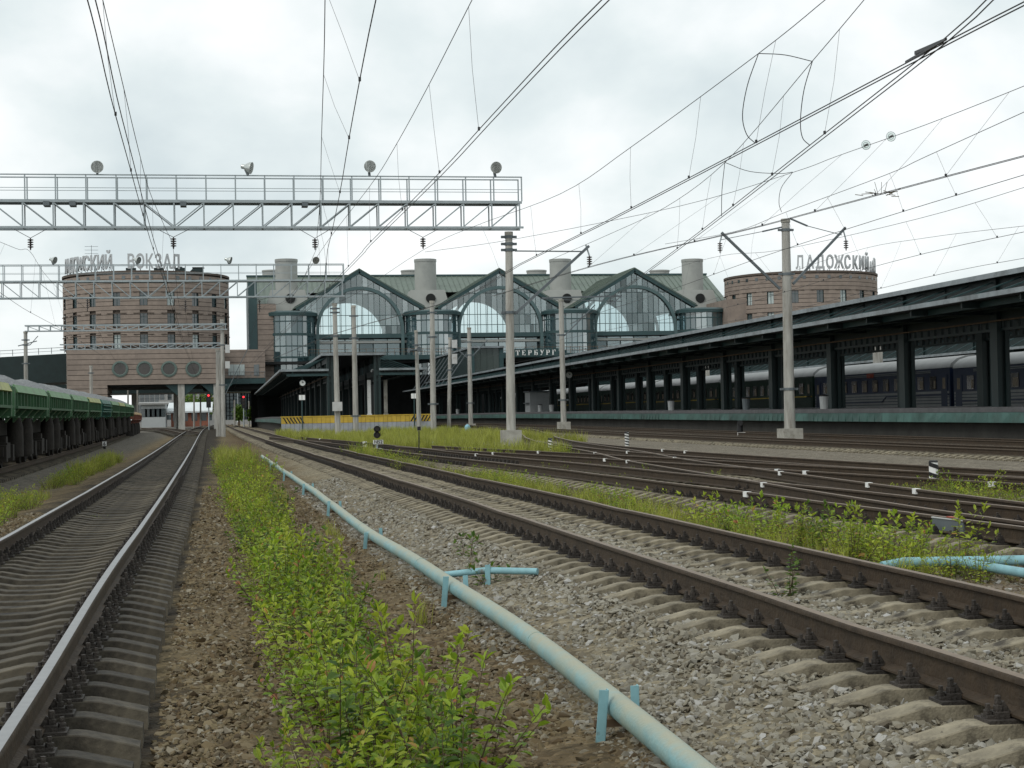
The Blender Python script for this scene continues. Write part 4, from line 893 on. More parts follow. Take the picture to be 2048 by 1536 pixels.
# boxes and cabinets fixed on poles
def pbox(root, px, py, w_, h_, Y, m_, nm='cabinet'):
    q = P(px, py, Y); s = Y/3300; wpart(root, nm, MB().box(q.x-w_*s/2,q.x+w_*s/2,Y-.5,Y-.22,q.z-h_*s/2,q.z+h_*s/2), m_)
M['box_white'] = mat('cabinet_grey', (.5,.51,.5), .6, .1, 2, col2=(.36,.35,.33), thr=(.55,.7))
pbox(pE, 674, 813, 19, 18, 113, M['box_white']); pbox(pI, 908, 688, 10, 16, 160, M['box_white'], 'transformer'); pbox(pI, 908, 718, 10, 20, 160, M['box_white'], 'transformer')
pbox(pJ, 455, 698, 9, 16, 150, M['box_white'], 'transformer'); pbox(pJ, 455, 730, 9, 14, 150, M['box_white'], 'transformer')
def horn(root, px, py, Y, d, r_):
    q = P(px, py, Y); d = Vector(d).normalized(); pr = [(r_*.25,-.45),(r_*.3,-.2),(r_*.5,0),(r_,.3)]
    wpart(root, 'loudspeaker', MB().tube([q+d*z for _, z in pr], [r for r, _ in pr], 14), M['galv_dark'], True)
horn(pG, 835, 699, 124.6, (.35,-1,0), .2); horn(pG, 824, 701, 124.6, (-1,-.5,0), .2)
# bracket arms
def arm(root, a, b_, Y, w_=.11, nm='bracket_arm', m_='galv_dark'): wpart(root, nm, MB().bar(P(*a,Y), P(*b_,Y), w_, w_), M[m_])
arm(pB, (1443,465), (1560,578), 73.9); arm(pB, (1691,455), (1586,568), 73.9); arm(pB, (1440,480), (1525,463), 73.9, .03, 'tie_rod'); arm(pB, (1525,463), (1565,454), 73.9, .07, 'tie_rod')
arm(pB, (1580,437), (1615,452), 73.9, .07, 'tie_rod'); arm(pB, (1615,452), (1684,470), 73.9, .03, 'tie_rod')
arm(pA, (1178,492), (1030,628), 68, .11); arm(pA, (1030,502), (1168,503), 68, .05, 'tie_rod')
arm(pC, (1084,596), (1244,592), 126, .12); arm(pC, (1080,598), (1244,603), 126, .05, 'tie_rod'); arm(pC, (1190,610), (1128,672), 126, .08); arm(pC, (1240,594), (1225,608), 126, .06, 'registration_arm')
arm(pH, (945,712), (975,680), 170, .1); arm(pH, (905,690), (935,716), 170, .1); arm(pJ, (450,790), (500,688), 150, .06); arm(pL, (36,692), (74,682), 150, .08); arm(pL, (60,690), (76,672), 150, .06)
def insulator(px, py, Y, label, h_=24, up=(0,0)):
    q = P(px, py, Y); s = Y/3300; L_ = h_*s
    root = thing('suspension_insulator', label, 'insulator', (q.x, Y, q.z-L_/2), 0, 'insulators hung under the gantries and brackets')
    k = 4; pr = [(.02,L_)]
    for i in range(k): z = L_*(.9-.75*i/k); pr += [(.03,z),(.11,z-.02),(.12,z-.05),(.035,z-.07)]
    pr += [(.02,0)]
    lpart(root, 'discs', MB().lathe(pr[::-1], 12), M['insul'], True)
    return root, q, L_
def vhang(px, py, Y, label, zc, half=.62):
    root, q, L_ = insulator(px, py, Y, label)
    for s in (-1, 1): lpart(root, 'hanger_rod', MB().tube([(0,0,L_-.01),(s*half,0,zc-(q.z-L_/2))], .012, 5), M['wire'])
# ------------------------------------------------------------------ lattice gantries
def gantry(Y, X0, X1, zb, zt, zh, label, panel, mid, rail=True, dep=.8, th=.062):
    root = thing('lattice_gantry', label, 'gantry', (X1, Y, zb))
    lp = lambda nm, mb: wpart(root, nm, mb, M['galv'])
    for d_ in (-dep/2, dep/2):
        lp('lower_chord', MB().box(X0,X1+.15,Y+d_-th*.7,Y+d_+th*.7,zb,zb+th*1.3)); lp('upper_chord', MB().box(X0,X1+.1,Y+d_-th*.7,Y+d_+th*.7,zt-th*1.6,zt))
    H_ = zt-zb; n_ = int((X1-X0)/panel)
    pm = MB().box(-th*.42,th*.42,-th*.42,th*.42,th*1.3,H_-th*1.6).mesh('post', M['galv'])
    dms = {s: MB().bar((0,0,th*1.3),(s*panel,0,H_-th*1.6),th*.7,th*.7,(0,1,0)).mesh('diagonal', M['galv']) for s in (-1, 1)}
    cm_ = MB().box(-th*.35,th*.35,-dep/2,dep/2,.02,.07).mesh('cross_tie', M['galv'])
    for i in range(n_+1):
        x = X1-i*panel
        for d_ in (-dep/2, dep/2):
            link('post', pm, root, (x-X1, d_, 0))
            if i < n_:
                s = 1 if x > mid else -1
                link('diagonal', dms[s], root, ((x-panel if s == 1 else x)-X1, d_, 0))
        link('cross_tie', cm_, root, (x-X1, 0, 0)); link('cross_tie', cm_, root, (x-X1, 0, H_-.12))
    if rail:
        lp('walkway', MB().box(X0,X1,Y-dep/2+.06,Y+dep/2-.06,zt+.004,zt+.03))
        pm2 = MB().box(-.025,.025,-.025,.025,0,zh-zt).mesh('railing_post', M['galv'])
        for d_ in (-dep/2, dep/2):
            for z_, w_ in ((zh,.05),(zt+(zh-zt)*.48,.022)): lp('handrail', MB().box(X0,X1+.12,Y+d_-w_/2,Y+d_+w_/2,z_-w_/2,z_+w_/2))
            for i in range(n_+1): link('railing_post', pm2, root, (X1-i*panel-X1+.1, d_, zt-zb))
    return root
def grz(x, y, Y): return P(x, y, Y).z
g1 = gantry(68, -15.5, P(1036,430,68).x, grz(1000,459,68), grz(1000,405,68), grz(1000,357,68), 'large lattice gantry with walkway and floodlights crossing the tracks', 1.178, P(355,430,68).x)
g2 = gantry(113, -22, P(684,560,113).x, grz(680,594,113), grz(680,560,113), grz(680,529,113), 'second lattice gantry with walkway beyond the large one', 1.178, P(320,560,113).x)
g3 = gantry(150, P(50,650,150).x, P(451,650,150).x, grz(440,660,150), grz(440,647,150), 0, 'plain lattice beam spanning before the round tower', .95, P(250,650,150).x, False, .6, .07)
g4 = gantry(190, P(120,690,190).x, P(442,690,190).x, grz(440,696.5,190), grz(440,685,190), 0, 'lower plain lattice beam before the round tower windows', 1.0, P(300,690,190).x, False, .6, .07)
bx_ = MB().box(-.12,.12,-.3,.3,-.18,0).mesh('bracket_box', M['galv_dark'])
zt_ = grz(1000,405,68)-grz(1000,459,68)
for px in (95, 147, 367, 609): link('bracket_box', bx_, g1, (P(px,410,68).x-g1.location.x, -.2, zt_-.06))
M['lamp_in'] = mat('reflector', (.55,.58,.56), .25, .1, 3, metal=.6); M['lamp_out'] = mat('lamp_shell', (.42,.44,.43), .4, .15, 3)
def flood(px, py, Y, zbase, d, label, r_=.25):
    q = P(px, py, Y); d = Vector(d).normalized()
    root = thing('floodlight', label, 'lamp', (q.x, Y-.4, zbase), 0, 'floodlights on the gantry walkways')
    qq = Vector((0, 0, q.z-zbase)); pr = [(.07,-.30),(.10,-.27),(.10,-.16),(r_*.55,-.10),(r_*.88,.02),(r_,.14),(r_*.96,.14),(r_*.8,.03),(r_*.45,-.06),(.02,-.08)]
    lpart(root, 'reflector', MB().tube([qq+d*z for _, z in pr], [r for r, _ in pr], 20, False), M['lamp_in'], True)
    lpart(root, 'bulb', MB().tube([qq-d*.07, qq+d*.02], .05, 8), M['white'])
    lpart(root, 'yoke', MB().bar((0,0,0), qq-d*.12-Vector((0,0,.1)), .09), M['galv_dark'])
    return root
zh1, zh2 = grz(1000,357,68), grz(680,529,113)
flood(196,337,68,zh1,(.05,-1,-.1),'leftmost round floodlight facing the camera on the large gantry'); flood(496,338,68,zh1,(1,-.35,-.25),'floodlight turned sideways on the large gantry')
flood(737,336,68,zh1,(.1,-1,-.1),'third floodlight along the large gantry, facing the camera'); flood(987,338,68,zh1,(.25,-1,-.15),'floodlight nearest the right end of the large gantry')
for px, d_, lb in ((108,(.9,-.5,-.3),'left floodlight on the second gantry'),(275,(.9,-.6,-.3),'floodlight before the tower lettering on the second gantry'),(458,(1,-.3,-.3),'floodlight right of the tower top on the second gantry'),(630,(.3,-1,-.3),'rightmost floodlight on the second gantry')):
    flood(px,521,113,zh2,d_,lb)
zc1, zc2 = grz(1000,459,68), grz(680,594,113)
vhang(61,488,68,'insulator under the large gantry above the gravel wagons',zc1); vhang(347,486,68,'insulator under the large gantry above the left main track',zc1)
vhang(630,488,68,'insulator under the large gantry above the middle track',zc1); vhang(846,486,68,'insulator nearest the right pole of the large gantry',zc1)
vhang(175,610,113,'insulator under the second gantry before the left side of the tower',zc2); vhang(371,612,113,'insulator under the second gantry before the right side of the tower',zc2); vhang(519,612,113,'insulator under the second gantry before the hall end',zc2)
for px, py, Y, lb in ((1440,495,73.9,'insulator on the left arm of the stout pole'),(1692,490,73.9,'insulator on the right arm of the stout pole'),(1179,522,68,'insulator on the arm of the tall pole')):
    root, q, L_ = insulator(px, py, Y, lb); lpart(root, 'hook', MB().tube([(0,0,L_-.02),(-.12 if px > 1500 else .15 if px == 1440 else -.15,0,L_+.45)], .035, 6), M['galv'])
# ------------------------------------------------------------------ overhead lines
M['wire_thin'] = mat('dropper_wire', (.16,.16,.17), .6, .1, 2)
def at_y(pts, Y):
    for a, b_ in zip(pts[:-1], pts[1:]):
        if (a.y-Y)*(b_.y-Y) <= 0 and abs(a.y-b_.y) > 1e-6: return a.lerp(b_, (Y-a.y)/(b_.y-a.y))
    return None
def smooth(pts, k=5):
    p = [pts[0]*2-pts[1]]+pts+[pts[-1]*2-pts[-2]]; o = []
    for i in range(1, len(p)-2):
        for j in range(k):
            t_ = j/k; o.append(.5*((2*p[i])+(p[i+1]-p[i-1])*t_+(2*p[i-1]-5*p[i]+4*p[i+1]-p[i+2])*t_*t_+(3*p[i]-p[i-1]-3*p[i+1]+p[i+2])*t_**3))
    return o+[p[-2]]
def line(label, mess, cont, double=False, dys=(), rc=.0085, rm=.008, jump=()):
    base = cont[0] if cont else mess[0]
    root = thing('overhead_line', label, 'wire', base, 0, 'overhead lines')
    ms = smooth(mess) if mess else []; cs = smooth(cont, 3) if cont else []
    if ms: wpart(root, 'messenger_wire', MB().tube(ms, rm, 5), M['wire'])
    if cs:
        wpart(root, 'contact_wire', MB().tube(cs, rc, 5), M['wire'])
        if double: wpart(root, 'contact_wire', MB().tube([p+Vector((.09,0,.0)) for p in cs], rc, 5), M['wire'])
    for Y in dys:
        a, b_ = at_y(ms, Y+random.uniform(-.4,.4)), at_y(cs, Y)
        if a and b_:
            d_ = wpart(root, 'dropper', MB().tube([a, a.lerp(b_,.5)+Vector((random.uniform(-.04,.04),0,0)), b_], .0038, 4), M['wire_thin'])
            wpart(d_, 'clip', MB().box(b_.x-.016,b_.x+.02,b_.y-.02,b_.y+.02,b_.z-.01,b_.z+.05), M['wire'], top=root)
    for pts in jump: wpart(root, 'jumper', MB().tube(smooth([P(*q) for q in pts]), .009, 5), M['wire'])
    return root
V = Vector
line('overhead line above the left main track', [wx(196,-40,-1.82),wx(240,145,-1.85),wx(277,300,-1.88),wx(300,385,-1.94),P(330,455,58),P(347,502,68),V((-2.35,90,7.6)),P(371,625,113),V((-3.0,150,8.2)),V((-3.4,200,7.6)),V((-3.8,282,7.6))],
     [wz(164,-40,6.2),wz(192,65,6.2),wz(221,192,6.2),wz(255,317,6.2),wz(300,478,6.2),V((-2.15,68,6.3)),V((-2.7,113,6.5)),V((-3.3,200,6.6)),V((-3.8,282,6.6))], True, (17,22,27,33,40,48,57,76,84,92,100))
line('overhead line above the gravel wagons', [P(-40,470,52),P(0,484,58),P(38,499,65),P(60,503,68),P(89,547,88),P(130,590,103),P(175,622,113),V((-10,150,7.6)),V((-11.5,190,7.6))],
     [wz(-40,560,6.2),wz(0,585,6.2),wz(47,617,6.2),wz(89,640,6.2),wz(132,664,6.2),wz(205,712,6.4)], False, (60,75,85,95,104))
line('overhead line slanting above the pipe towards the middle track', [P(650.5,-40,23.2),P(648,115,28),P(643,275,35.8),P(640,400,46.7),P(634,470,58),P(631,502,68),V((3.5,90,7.7)),P(519,625,113),V((2.2,180,8)),V((1.6,282,7.6))],
     [wz(760,-40,6.2),wz(727,120,6.2),wz(698,277,6.2),wz(678,395,6.2),wz(655,500,6.2),V((3.7,68,6.3)),V((3.0,113,6.4)),V((2,180,6.6)),V((1.5,282,6.6))], False, (20,24,29,36,44,53,62,75,88))
line('overhead line with paired contact wire above the middle track', [wx(965,-40,4.25),wx(944,0,4.22),wx(855,175,4.2),wx(788,297,4.15),wx(740,372,4.08),V((3.9,62,7.95)),V((3.5,90,7.9)),V((3.1,112,8.9))],
     [wz(1243,-40,6.2),wz(1108,97,6.2),wz(970,246,6.2),wz(870,355,6.2),wz(735,490,6.2),wz(690,540,6.25),V((3.2,113,6.4)),V((2.6,150,6.5))], True, (20,24,28,33,39,46,54,62))
line('overhead line sweeping right from the large gantry pole with paired thick wire', [P(1690,-32,25.6),P(1650,0,26.8),P(1517,107,30),P(1265,292,38),P(1120,388,46),P(950,452,58),P(846,500,68),V((6.2,90,7.6)),V((4.6,113,8.6))],
     [wz(2120,-33,6.2),wz(1890,85,6.2),wz(1512,285,6.2),wz(1203,447,6.2),wz(1035,530,6.2),wz(900,602,6.25),V((6.5,100,6.4)),V((3.6,150,6.5))], True, (24,29,33.5,38.5,44,50,57), .010,
     jump=[((1517,107,30),(1495,170,30.2),(1485,230,30.4),(1493,268,30.6),(1510,286,30.7)),((1517,107,30),(1570,110,30.2),(1625,123,30.4))])
line('overhead line crossing the others towards the turnouts', [P(1760,-38,25.8),P(1728,0,26.8),P(1625,122,30),P(1450,325,41),P(1330,415,50),P(1215,470,58),P(1100,520,66)],
     [wz(2010,-38,6.2),wz(1880,85,6.2),wz(1620,290,6.2),wz(1410,455,6.2),wz(1290,545,6.2),wz(1215,600,6.2),V((17,72,6.25)),V((19,90,6.3))], True, (24,28,33,38,43,48), .0095,
     jump=[((1625,122,30),(1608,180,30.2),(1601,240,30.4),(1605,275,30.6),(1620,291,30.7)),((1450,322,41),(1444,380,41),(1443,432,41.5))])
lc = line('overhead line with two glass discs passing above the pole arms', [P(2090,152,30.5),P(2048,172,32),P(1850,250,37),P(1675,312,42),P(1585,345,45.5),P(1360,412,52),P(1030,478,62),P(850,504,68)],
     [wz(2090,300,6.2),wz(1873,357,6.2),wz(1646,418,6.2),wz(1467,465,6.2),wz(1248,515,6.2),wz(1100,556,6.2),wz(985,592,6.2)], True, (33,36,39,42,46,50,54), .0085,
     jump=[((1585,345,45.5),(1563,375,45.5),(1558,405,45.5),(1563,424,46)),((1450,325,41),(1500,343,43),(1560,347,45),(1585,344,45.5))])
for px, py, Y in ((1732,290,40.3),(1782,273,38.9)):
    q = P(px,py,Y); q2 = P(px+14,py-5,Y-.5); d_ = (q2-q).normalized()
    e1_ = d_.cross(V((0,0,1))).normalized(); e2_ = d_.cross(e1_)
    for rr_ in (.122, .07): wpart(lc, 'disc_rib', MB().tube([q+(e1_*math.cos(k*.524)+e2_*math.sin(k*.524))*rr_ for k in range(13)], .006, 5), M['galv'])
    wpart(lc, 'disc_cap', MB().tube([q-d_*.08,q+d_*.08],.03,8), M['insul'])
    wpart(lc, 'glass_disc', MB().tube([q-d_*.03,q,q+d_*.03],[.03,.125,.05],16), M['glassy'], True)
line('overhead line passing just above the stout pole', [wx(2090,205,16.2),wx(1850,314,16.4),wx(1771,350,16.5),wx(1572,424,16.6),P(1470,463,56),P(1330,488,64)],
     [wz(2090,337,6.2),wz(1767,435,6.2),wz(1529,512,6.2),wz(1340,580,6.2),wz(1200,625,6.25)], False, (36,39,43,47,52,57))
line('overhead line held by the left arm of the stout pole', [wx(2090,362,21.6),wx(1838,437,21.8),wx(1560,500,21.8),P(1440,512,73.9),P(1330,545,95),P(1245,594,126)],
     [wz(2090,455,6.2),wz(1853,506,6.2),wz(1650,560,6.2),wz(1440,618,6.25),V((22.8,110,6.4)),V((22.8,200,6.5))], False, (45,50,55,60,66,74,84,95))
line('overhead line held by the right arm of the stout pole', [wx(2090,447,27.0),wx(1850,476,27.3),P(1692,507,73.9),P(1480,580,100),P(1300,640,126)],
     [wz(2090,509,6.2),wz(1904,543,6.2),wz(1735,583,6.2),wz(1560,624,6.25),V((28.2,110,6.4)),V((28.3,200,6.5))], False, (53,58,64,70,78,88))
# fallen twigs caught in one wire
mb = MB(); q = P(1762,388,36.2)
r_ = random.Random(3)
for i in range(16):
    a = q+V((r_.uniform(-.42,.42),r_.uniform(-.1,.1),r_.uniform(-.05,.03))); mb.tube([a,a+V((r_.uniform(-.3,.3),r_.uniform(-.1,.1),r_.uniform(-.02,.1)))],.008,4)
for dx in (-.15,.02,.16): mb.tube([q+V((dx*.5,0,0)),q+V((dx,0,.28))],.006,4)
M['twig'] = mat('twig', (.10,.085,.05), .9, .2, 8)
solo('twig_bundle', mb, M['twig'], 'bundle of dry twigs caught on a contact wire', 'twigs', q)
solo('section_insulator', MB().bar(P(1812,124,22.6),P(1892,78,20.4),.028,.03).bar(P(1830,106,22.0),P(1886,82,20.6),.02,.05), M['black'], 'long black clamp where two contact wires cross high on the right', 'clamp', P(1850,100,21.5))
# ------------------------------------------------------------------ dump cars with gravel
M['wag_green'] = mat('wagon_green', (.042,.112,.052), .55, .18, .8, col2=(.06,.055,.035), thr=(.56,.72), rnd=.12)
M['wag_rim'] = mat('wagon_rim_green', (.13,.26,.12), .55, .12, 1, col2=(.11,.12,.06), thr=(.55,.7)); M['wag_rimy'] = mat('wagon_rim_yellow', (.34,.36,.12), .55, .12, 1, col2=(.2,.2,.08), thr=(.5,.7))
M['wag_teal'] = mat('wagon_teal', (.025,.115,.085), .55, .15, 1); M['wag_red'] = mat('wagon_red', (.20,.075,.05), .7, .2, 1); M['wag_tan'] = mat('wagon_tan', (.42,.30,.16), .8, .2, 1)
M['bogie'] = mat('bogie_grime', (.022,.019,.016), .85, .35, 3, .3, 14)
M['gravel_load'] = mat('gravel_load', (.24,.25,.25), .95, .35, 14, 1.0, 22, col2=(.2,.21,.22), thr=(.45,.6))
c0 = TRACKS['track under the green dump cars']
def t0(Y): return at_y([p for p, _ in c0], Y)
def wagon_parts(Ln, rim, side, framed=False):
    hw = 1.55; parts = []
    b_ = MB(); b_.add([(-1.5,.35,2.0),(1.5,.35,2.0),(1.5,Ln-.35,2.0),(-1.5,Ln-.35,2.0),(-1.55,.3,2.62),(1.55,.3,2.62),(1.55,Ln-.3,2.62),(-1.55,Ln-.3,2.62)], [(0,1,5,4),(1,2,6,5),(2,3,7,6),(3,0,4,7),(0,3,2,1)])
    parts.append(('body', b_, side))
    for s in (-1, 1):
        mb = MB(); x0 = s*1.57; mb.add([(x0,.5,2.44),(x0,Ln-.5,2.44),(x0+s*.1,Ln-.5,2.47),(x0+s*.1,.5,2.47),(x0-s*.02,.5,2.72),(x0-s*.02,Ln-.5,2.72),(x0-s*.08,.5,2.72),(x0-s*.08,Ln-.5,2.72)], [(0,1,2,3),(3,2,5,4),(4,5,7,6),(0,3,4,6),(1,7,5,2)])
        parts.append(('top_rim', mb, rim))
    for s in (-1, 1):
        mb = MB(); 
        
        for i in range(11): y = .6+i*(Ln-1.2)/10; parts.append(('side_rib', MB().box(s*1.6-.05,s*1.6+.05,y-.06,y+.06,2.04,2.44), side))
        pass
        parts.append(('bottom_rail', MB().box(min(s*1.5,s*1.68),max(s*1.5,s*1.68),.4,Ln-.4,1.95,2.03), rim if framed else side))
        mb = MB()
        for i in range(5): y = 1.2+i*(Ln-2.4)/4; mb.add([(s*1.2,y-.25,1.5),(s*1.2,y+.25,1.5),(s*1.62,y-.25,1.93),(s*1.62,y+.25,1.93),(s*1.2,y-.25,1.93),(s*1.2,y+.25,1.93)], [(0,1,3,2),(0,2,4),(1,5,3),(4,2,3,5)]); mb.box(min(s*1.2,s*1.62),max(s*1.2,s*1.62),y-.28,y+.28,1.66,1.70)
        parts.append(('side_brackets', mb, side))
        if framed:
            mb = MB()
            for z in (2.12, 2.36): mb.box(min(s*1.62,s*1.72),max(s*1.62,s*1.72),.4,Ln-.4,z-.04,z+.04)
            parts.append(('side_frame', mb, side))
    for y in (.02, Ln-.3):
        mb = MB(); pr = [(-1.6,1.7),(-1.62,2.62),(-1.3,2.78),(-1.1,2.62),(1.1,2.62),(1.3,2.78),(1.62,2.62),(1.6,1.7)]; mb.extr(pr, lambda u, v, d: (u, d, v), y, y+.28); parts.append(('end_wall', mb, side))
    parts.append(('frame_beam', MB().box(-.5,.5,.1,Ln-.1,1.05,1.6), M['bogie']))
    for yb in (1.9, Ln-1.9):
        mb = MB(); mb.box(-1.15,1.15,yb-.25,yb+.25,.55,1.05)
        for s in (-1, 1):
            mb.box(s*1.05-.12,s*1.05+.12,yb-1.25,yb+1.25,.42,.72); mb.box(s*1.05-.16,s*1.05+.16,yb-.45,yb+.45,.35,.85)
            for d_ in (-.92, .92):
                mb.box(s*1.12-.14,s*1.12+.14,yb+d_-.22,yb+d_+.22,.25,.78)
                for q in range(3): mb.lathe([(.11,.18),(.11,.34)],8,(s*1.1,yb-.24+q*.24,.2))
        parts.append(('bogie', mb, M['bogie']))
        for d_ in (-.92, .92):
            for s in (-1, 1): parts.append(('wheel', MB().tube([(s*.74,yb+d_,.475),(s*.87,yb+d_,.475)],.475,18), M['bogie']))
    for y in (Ln*.36, Ln*.64):
        for s in (-1, 1): parts.append(('tipping_cylinder', MB().tube([(s*1.18,y,.35),(s*1.18,y,1.3),(s*1.15,y,1.9)],[.27,.27,.17],14), M['bogie']))
    parts.append(('coupler', MB().box(-.12,.12,-.45,.1,.85,1.15).box(-.12,.12,Ln-.1,Ln+.3,.85,1.15), M['bogie']))
    return [(nm, mb.mesh(nm, m_, nm in ('wheel','tipping_cylinder')), ) for nm, mb, m_ in parts]
def heap(Ln, seed):
    r = random.Random(seed); mb = MB(); nu, nv = 12, 40; vs = []
    for j in range(nv+1):
        for i in range(nu+1):
            u, v = i/nu*2-1, j/nv; e_ = min(1, min(v,1-v)*7); z = 2.58+(.62*e_)*(1-abs(u)**1.7)*(1+.12*math.sin(v*11+seed))+r.uniform(-.035,.035)
            vs.append((u*1.5, .4+v*(Ln-.8), z))
    mb.add(vs, [(j*(nu+1)+i, j*(nu+1)+i+1, (j+1)*(nu+1)+i+1, (j+1)*(nu+1)+i) for j in range(nv) for i in range(nu)]); return mb.mesh('gravel_load', M['gravel_load'])
LW = 11.83; KITS = {'g': wagon_parts(LW-.55,M['wag_rim'],M['wag_green']), 'y': wagon_parts(LW-.55,M['wag_rimy'],M['wag_green']), 't': wagon_parts(LW-.55,M['wag_teal'],M['wag_teal'],True), 'r': wagon_parts(LW-.55,M['wag_tan'],M['wag_red'])}
HEAPS = [heap(LW-.55, i) for i in range(3)]
kinds = 'ygggytgygg'
words = ['nearest','second','third','fourth','fifth','sixth','seventh','eighth','ninth','tenth']
Yw = 41.8
for i, kd in enumerate(kinds):
    a, b_ = t0(Yw+.28), t0(Yw+LW-.28); dx = b_-a
    rim = {'g':'green','y':'yellow-green','t':'teal'}[kd]
    root = thing('dump_car', f'{words[i]} dump car of the gravel train, with {rim} top rim', 'wagon', (a.x,a.y,a.z), math.atan2(-dx.x, dx.y), 'gravel dump cars')
    root.rotation_euler[0] = math.atan2(dx.z, dx.y)
    for (nm, me_) in KITS[kd]: link(nm, me_, root)
    link('gravel_load', HEAPS[i%3], root); Yw += LW
for i in range(4):
    a, b_ = t0(Yw+.28), t0(Yw+LW-.28); dx = b_-a
    root = thing('flat_wagon', ['red-brown low wagon coupled behind the gravel train','second red-brown low wagon behind the gravel train','third red-brown low wagon behind the gravel train','last red-brown low wagon near the arches'][i], 'wagon', (a.x,a.y,a.z-.62), math.atan2(-dx.x, dx.y), 'red-brown wagons')
    for (nm, me_) in KITS['r']:
        if nm not in ('end_wall',): link(nm, me_, root)
    Yw += LW
# ------------------------------------------------------------------ background beyond the tower columns
M['bg_brick'] = mat('far_brick', (.25,.10,.065), .9, .12, .5); M['bg_white'] = mat('far_white', (.62,.66,.67), .7, .08, .3); M['bg_grey'] = mat('far_grey', (.30,.30,.29), .9, .1, .1, col2=(.22,.22,.22), thr=(.5,.7)); M['bg_wall'] = mat('far_wall', (.40,.42,.42), .9, .08, .2)
def house(px0, px1, pyt, Y, dep, m_, label, roof=None, pyr=None, win=None):
    a, b_ = P(px0,840,Y), P(px1,840,Y); zt_ = P((px0+px1)/2,pyt,Y).z
    root = thing('far_building', label, 'building', ((a.x+b_.x)/2, Y, 0), 0)
    wpart(root, 'wall', MB().box(a.x,b_.x,Y,Y+dep,-2,zt_), m_)
    if roof:
        zr_ = P(px0,pyr,Y).z; wpart(root, 'roof', MB().add([(a.x-1,Y-1,zt_+.02),(b_.x+1,Y-1,zt_+.02),(b_.x+1,Y+dep,zr_),(a.x-1,Y+dep,zr_),(a.x-1,Y-1,zt_-.4),(b_.x+1,Y-1,zt_-.4)], [(0,1,2,3),(4,5,1,0)]), roof)
    if win:
        nx_, nz_, w_, h_ = win
        for i in range(nx_):
            for j in range(nz_):
                x = a.x+(b_.x-a.x)*(i+.5)/nx_; z = 1.8+(zt_-2.4)*(j+.5)/nz_
                wpart(root, 'window', MB().box(x-w_/2,x+w_/2,Y-.06,Y-.01,z-h_/2,z+h_/2), M['win_glass'])
    return root
house(342,417,822,420,16,M['bg_brick'],'red brick shed with white roof between the tower columns',M['bg_white'],804,(4,1,1.4,2.2))
house(283,330,806,410,14,M['bg_wall'],'pale grey shed left of the red brick shed',M['bg_grey'],803,(5,1,1.6,2))
house(318,345,800,470,12,M['bg_grey'],'grey block behind the pale shed',None,None,(3,3,1.4,1.4))
for i, (a, b_, t_) in enumerate(((430,475,766),(478,512,770),(270,330,772),(332,428,778))):
    house(a,b_,t_,640+40*i,16,M['bg_grey'],['far grey apartment block right of the columns','far grey apartment block above the siding','far grey apartment block left of the columns','far grey block behind the red brick shed'][i],None,None,(6,9,1.8,1.7))
M['lamp_red'] = emit('red_lamp', (1,.03,.04), 1.6)
def signal(px, py, Y, label):
    q = P(px,py,Y); zg = gz(q.x,Y); root = thing('signal_mast', label, 'signal', (q.x,Y,zg), 0, 'red mast signals beyond the tower')
    wpart(root, 'mast', MB().tube([(q.x,Y,zg),(q.x,Y,q.z-1.6)],.09,8), M['galv']); wpart(root, 'head', MB().box(q.x-.32,q.x+.32,Y-.15,Y+.15,q.z-1.7,q.z+.35), M['black'])
    wpart(root, 'lit_lamp', MB().tube([(q.x,Y-.22,q.z),(q.x,Y-.16,q.z)],.15,12), M['lamp_red'])
    for k in (1, 2): wpart(root, 'dark_lens', MB().tube([(q.x,Y-.2,q.z-.55*k),(q.x,Y-.16,q.z-.55*k)],.16,10), M['insul'])
signal(417,791,235,'red mast signal between the tower columns'); signal(487,794,255,'red mast signal right of the tower columns')
for i, (px, t_, Y) in enumerate(((354,795,300),(388,790,330),(401,793,345),(256,778,310),(275,776,318),(469,800,330),(498,802,320),(430,818,300))):
    q = P(px,845,Y); T = P(px,t_,Y); solo('far_pole', MB().tube([(q.x,Y,gz(q.x,Y)-.2),(T.x,Y,T.z)],[.2,.14],8), M['concrete'], ['thin far pole left of the pale tower column','first far pole before the red brick shed','second far pole before the red brick shed','far pole under the tower, furthest left','far pole above the end of the gravel train','far pole behind the brown stained pole','far pole beside the right red signal','short far pole near the right tower column'][i], 'pole', (q.x,Y,gz(q.x,Y)), 'far poles under the tower')
# roof aerials and clutter on the left tower
c_ = P(183,512,285); mb = MB().bar((c_.x,285,zt1),(c_.x,285,c_.z+1.8),.07); 
for k in range(3): mb.bar((c_.x-1.1,285,c_.z+1.6-.6*k),(c_.x+1.1,285,c_.z+1.6-.6*k),.05)
solo('roof_aerial', mb, M['galv_dark'], 'thin aerial standing behind the tower lettering', 'aerial', (c_.x,285,zt1))
c_ = P(392,538,279); ra = thing('roof_hatch', 'dark sloping roof hatch on the right of the left tower top', 'hatch', (c_.x,279,zt1)); lpart(ra, 'box', MB().add([(-1.6,-1,0),(1.2,-1,0),(1.2,1,0),(-1.6,1,0),(-.5,-1,1.1),(1.2,-1,1.2),(1.2,1,1.2),(-.5,1,1.1)], [(0,1,5,4),(1,2,6,5),(2,3,7,6),(3,0,4,7),(4,5,6,7)]), M['green_steel']); lpart(ra, 'lid', MB().box(-.6,1.35,-1.1,1.1,1.21,1.3), M['dark'])
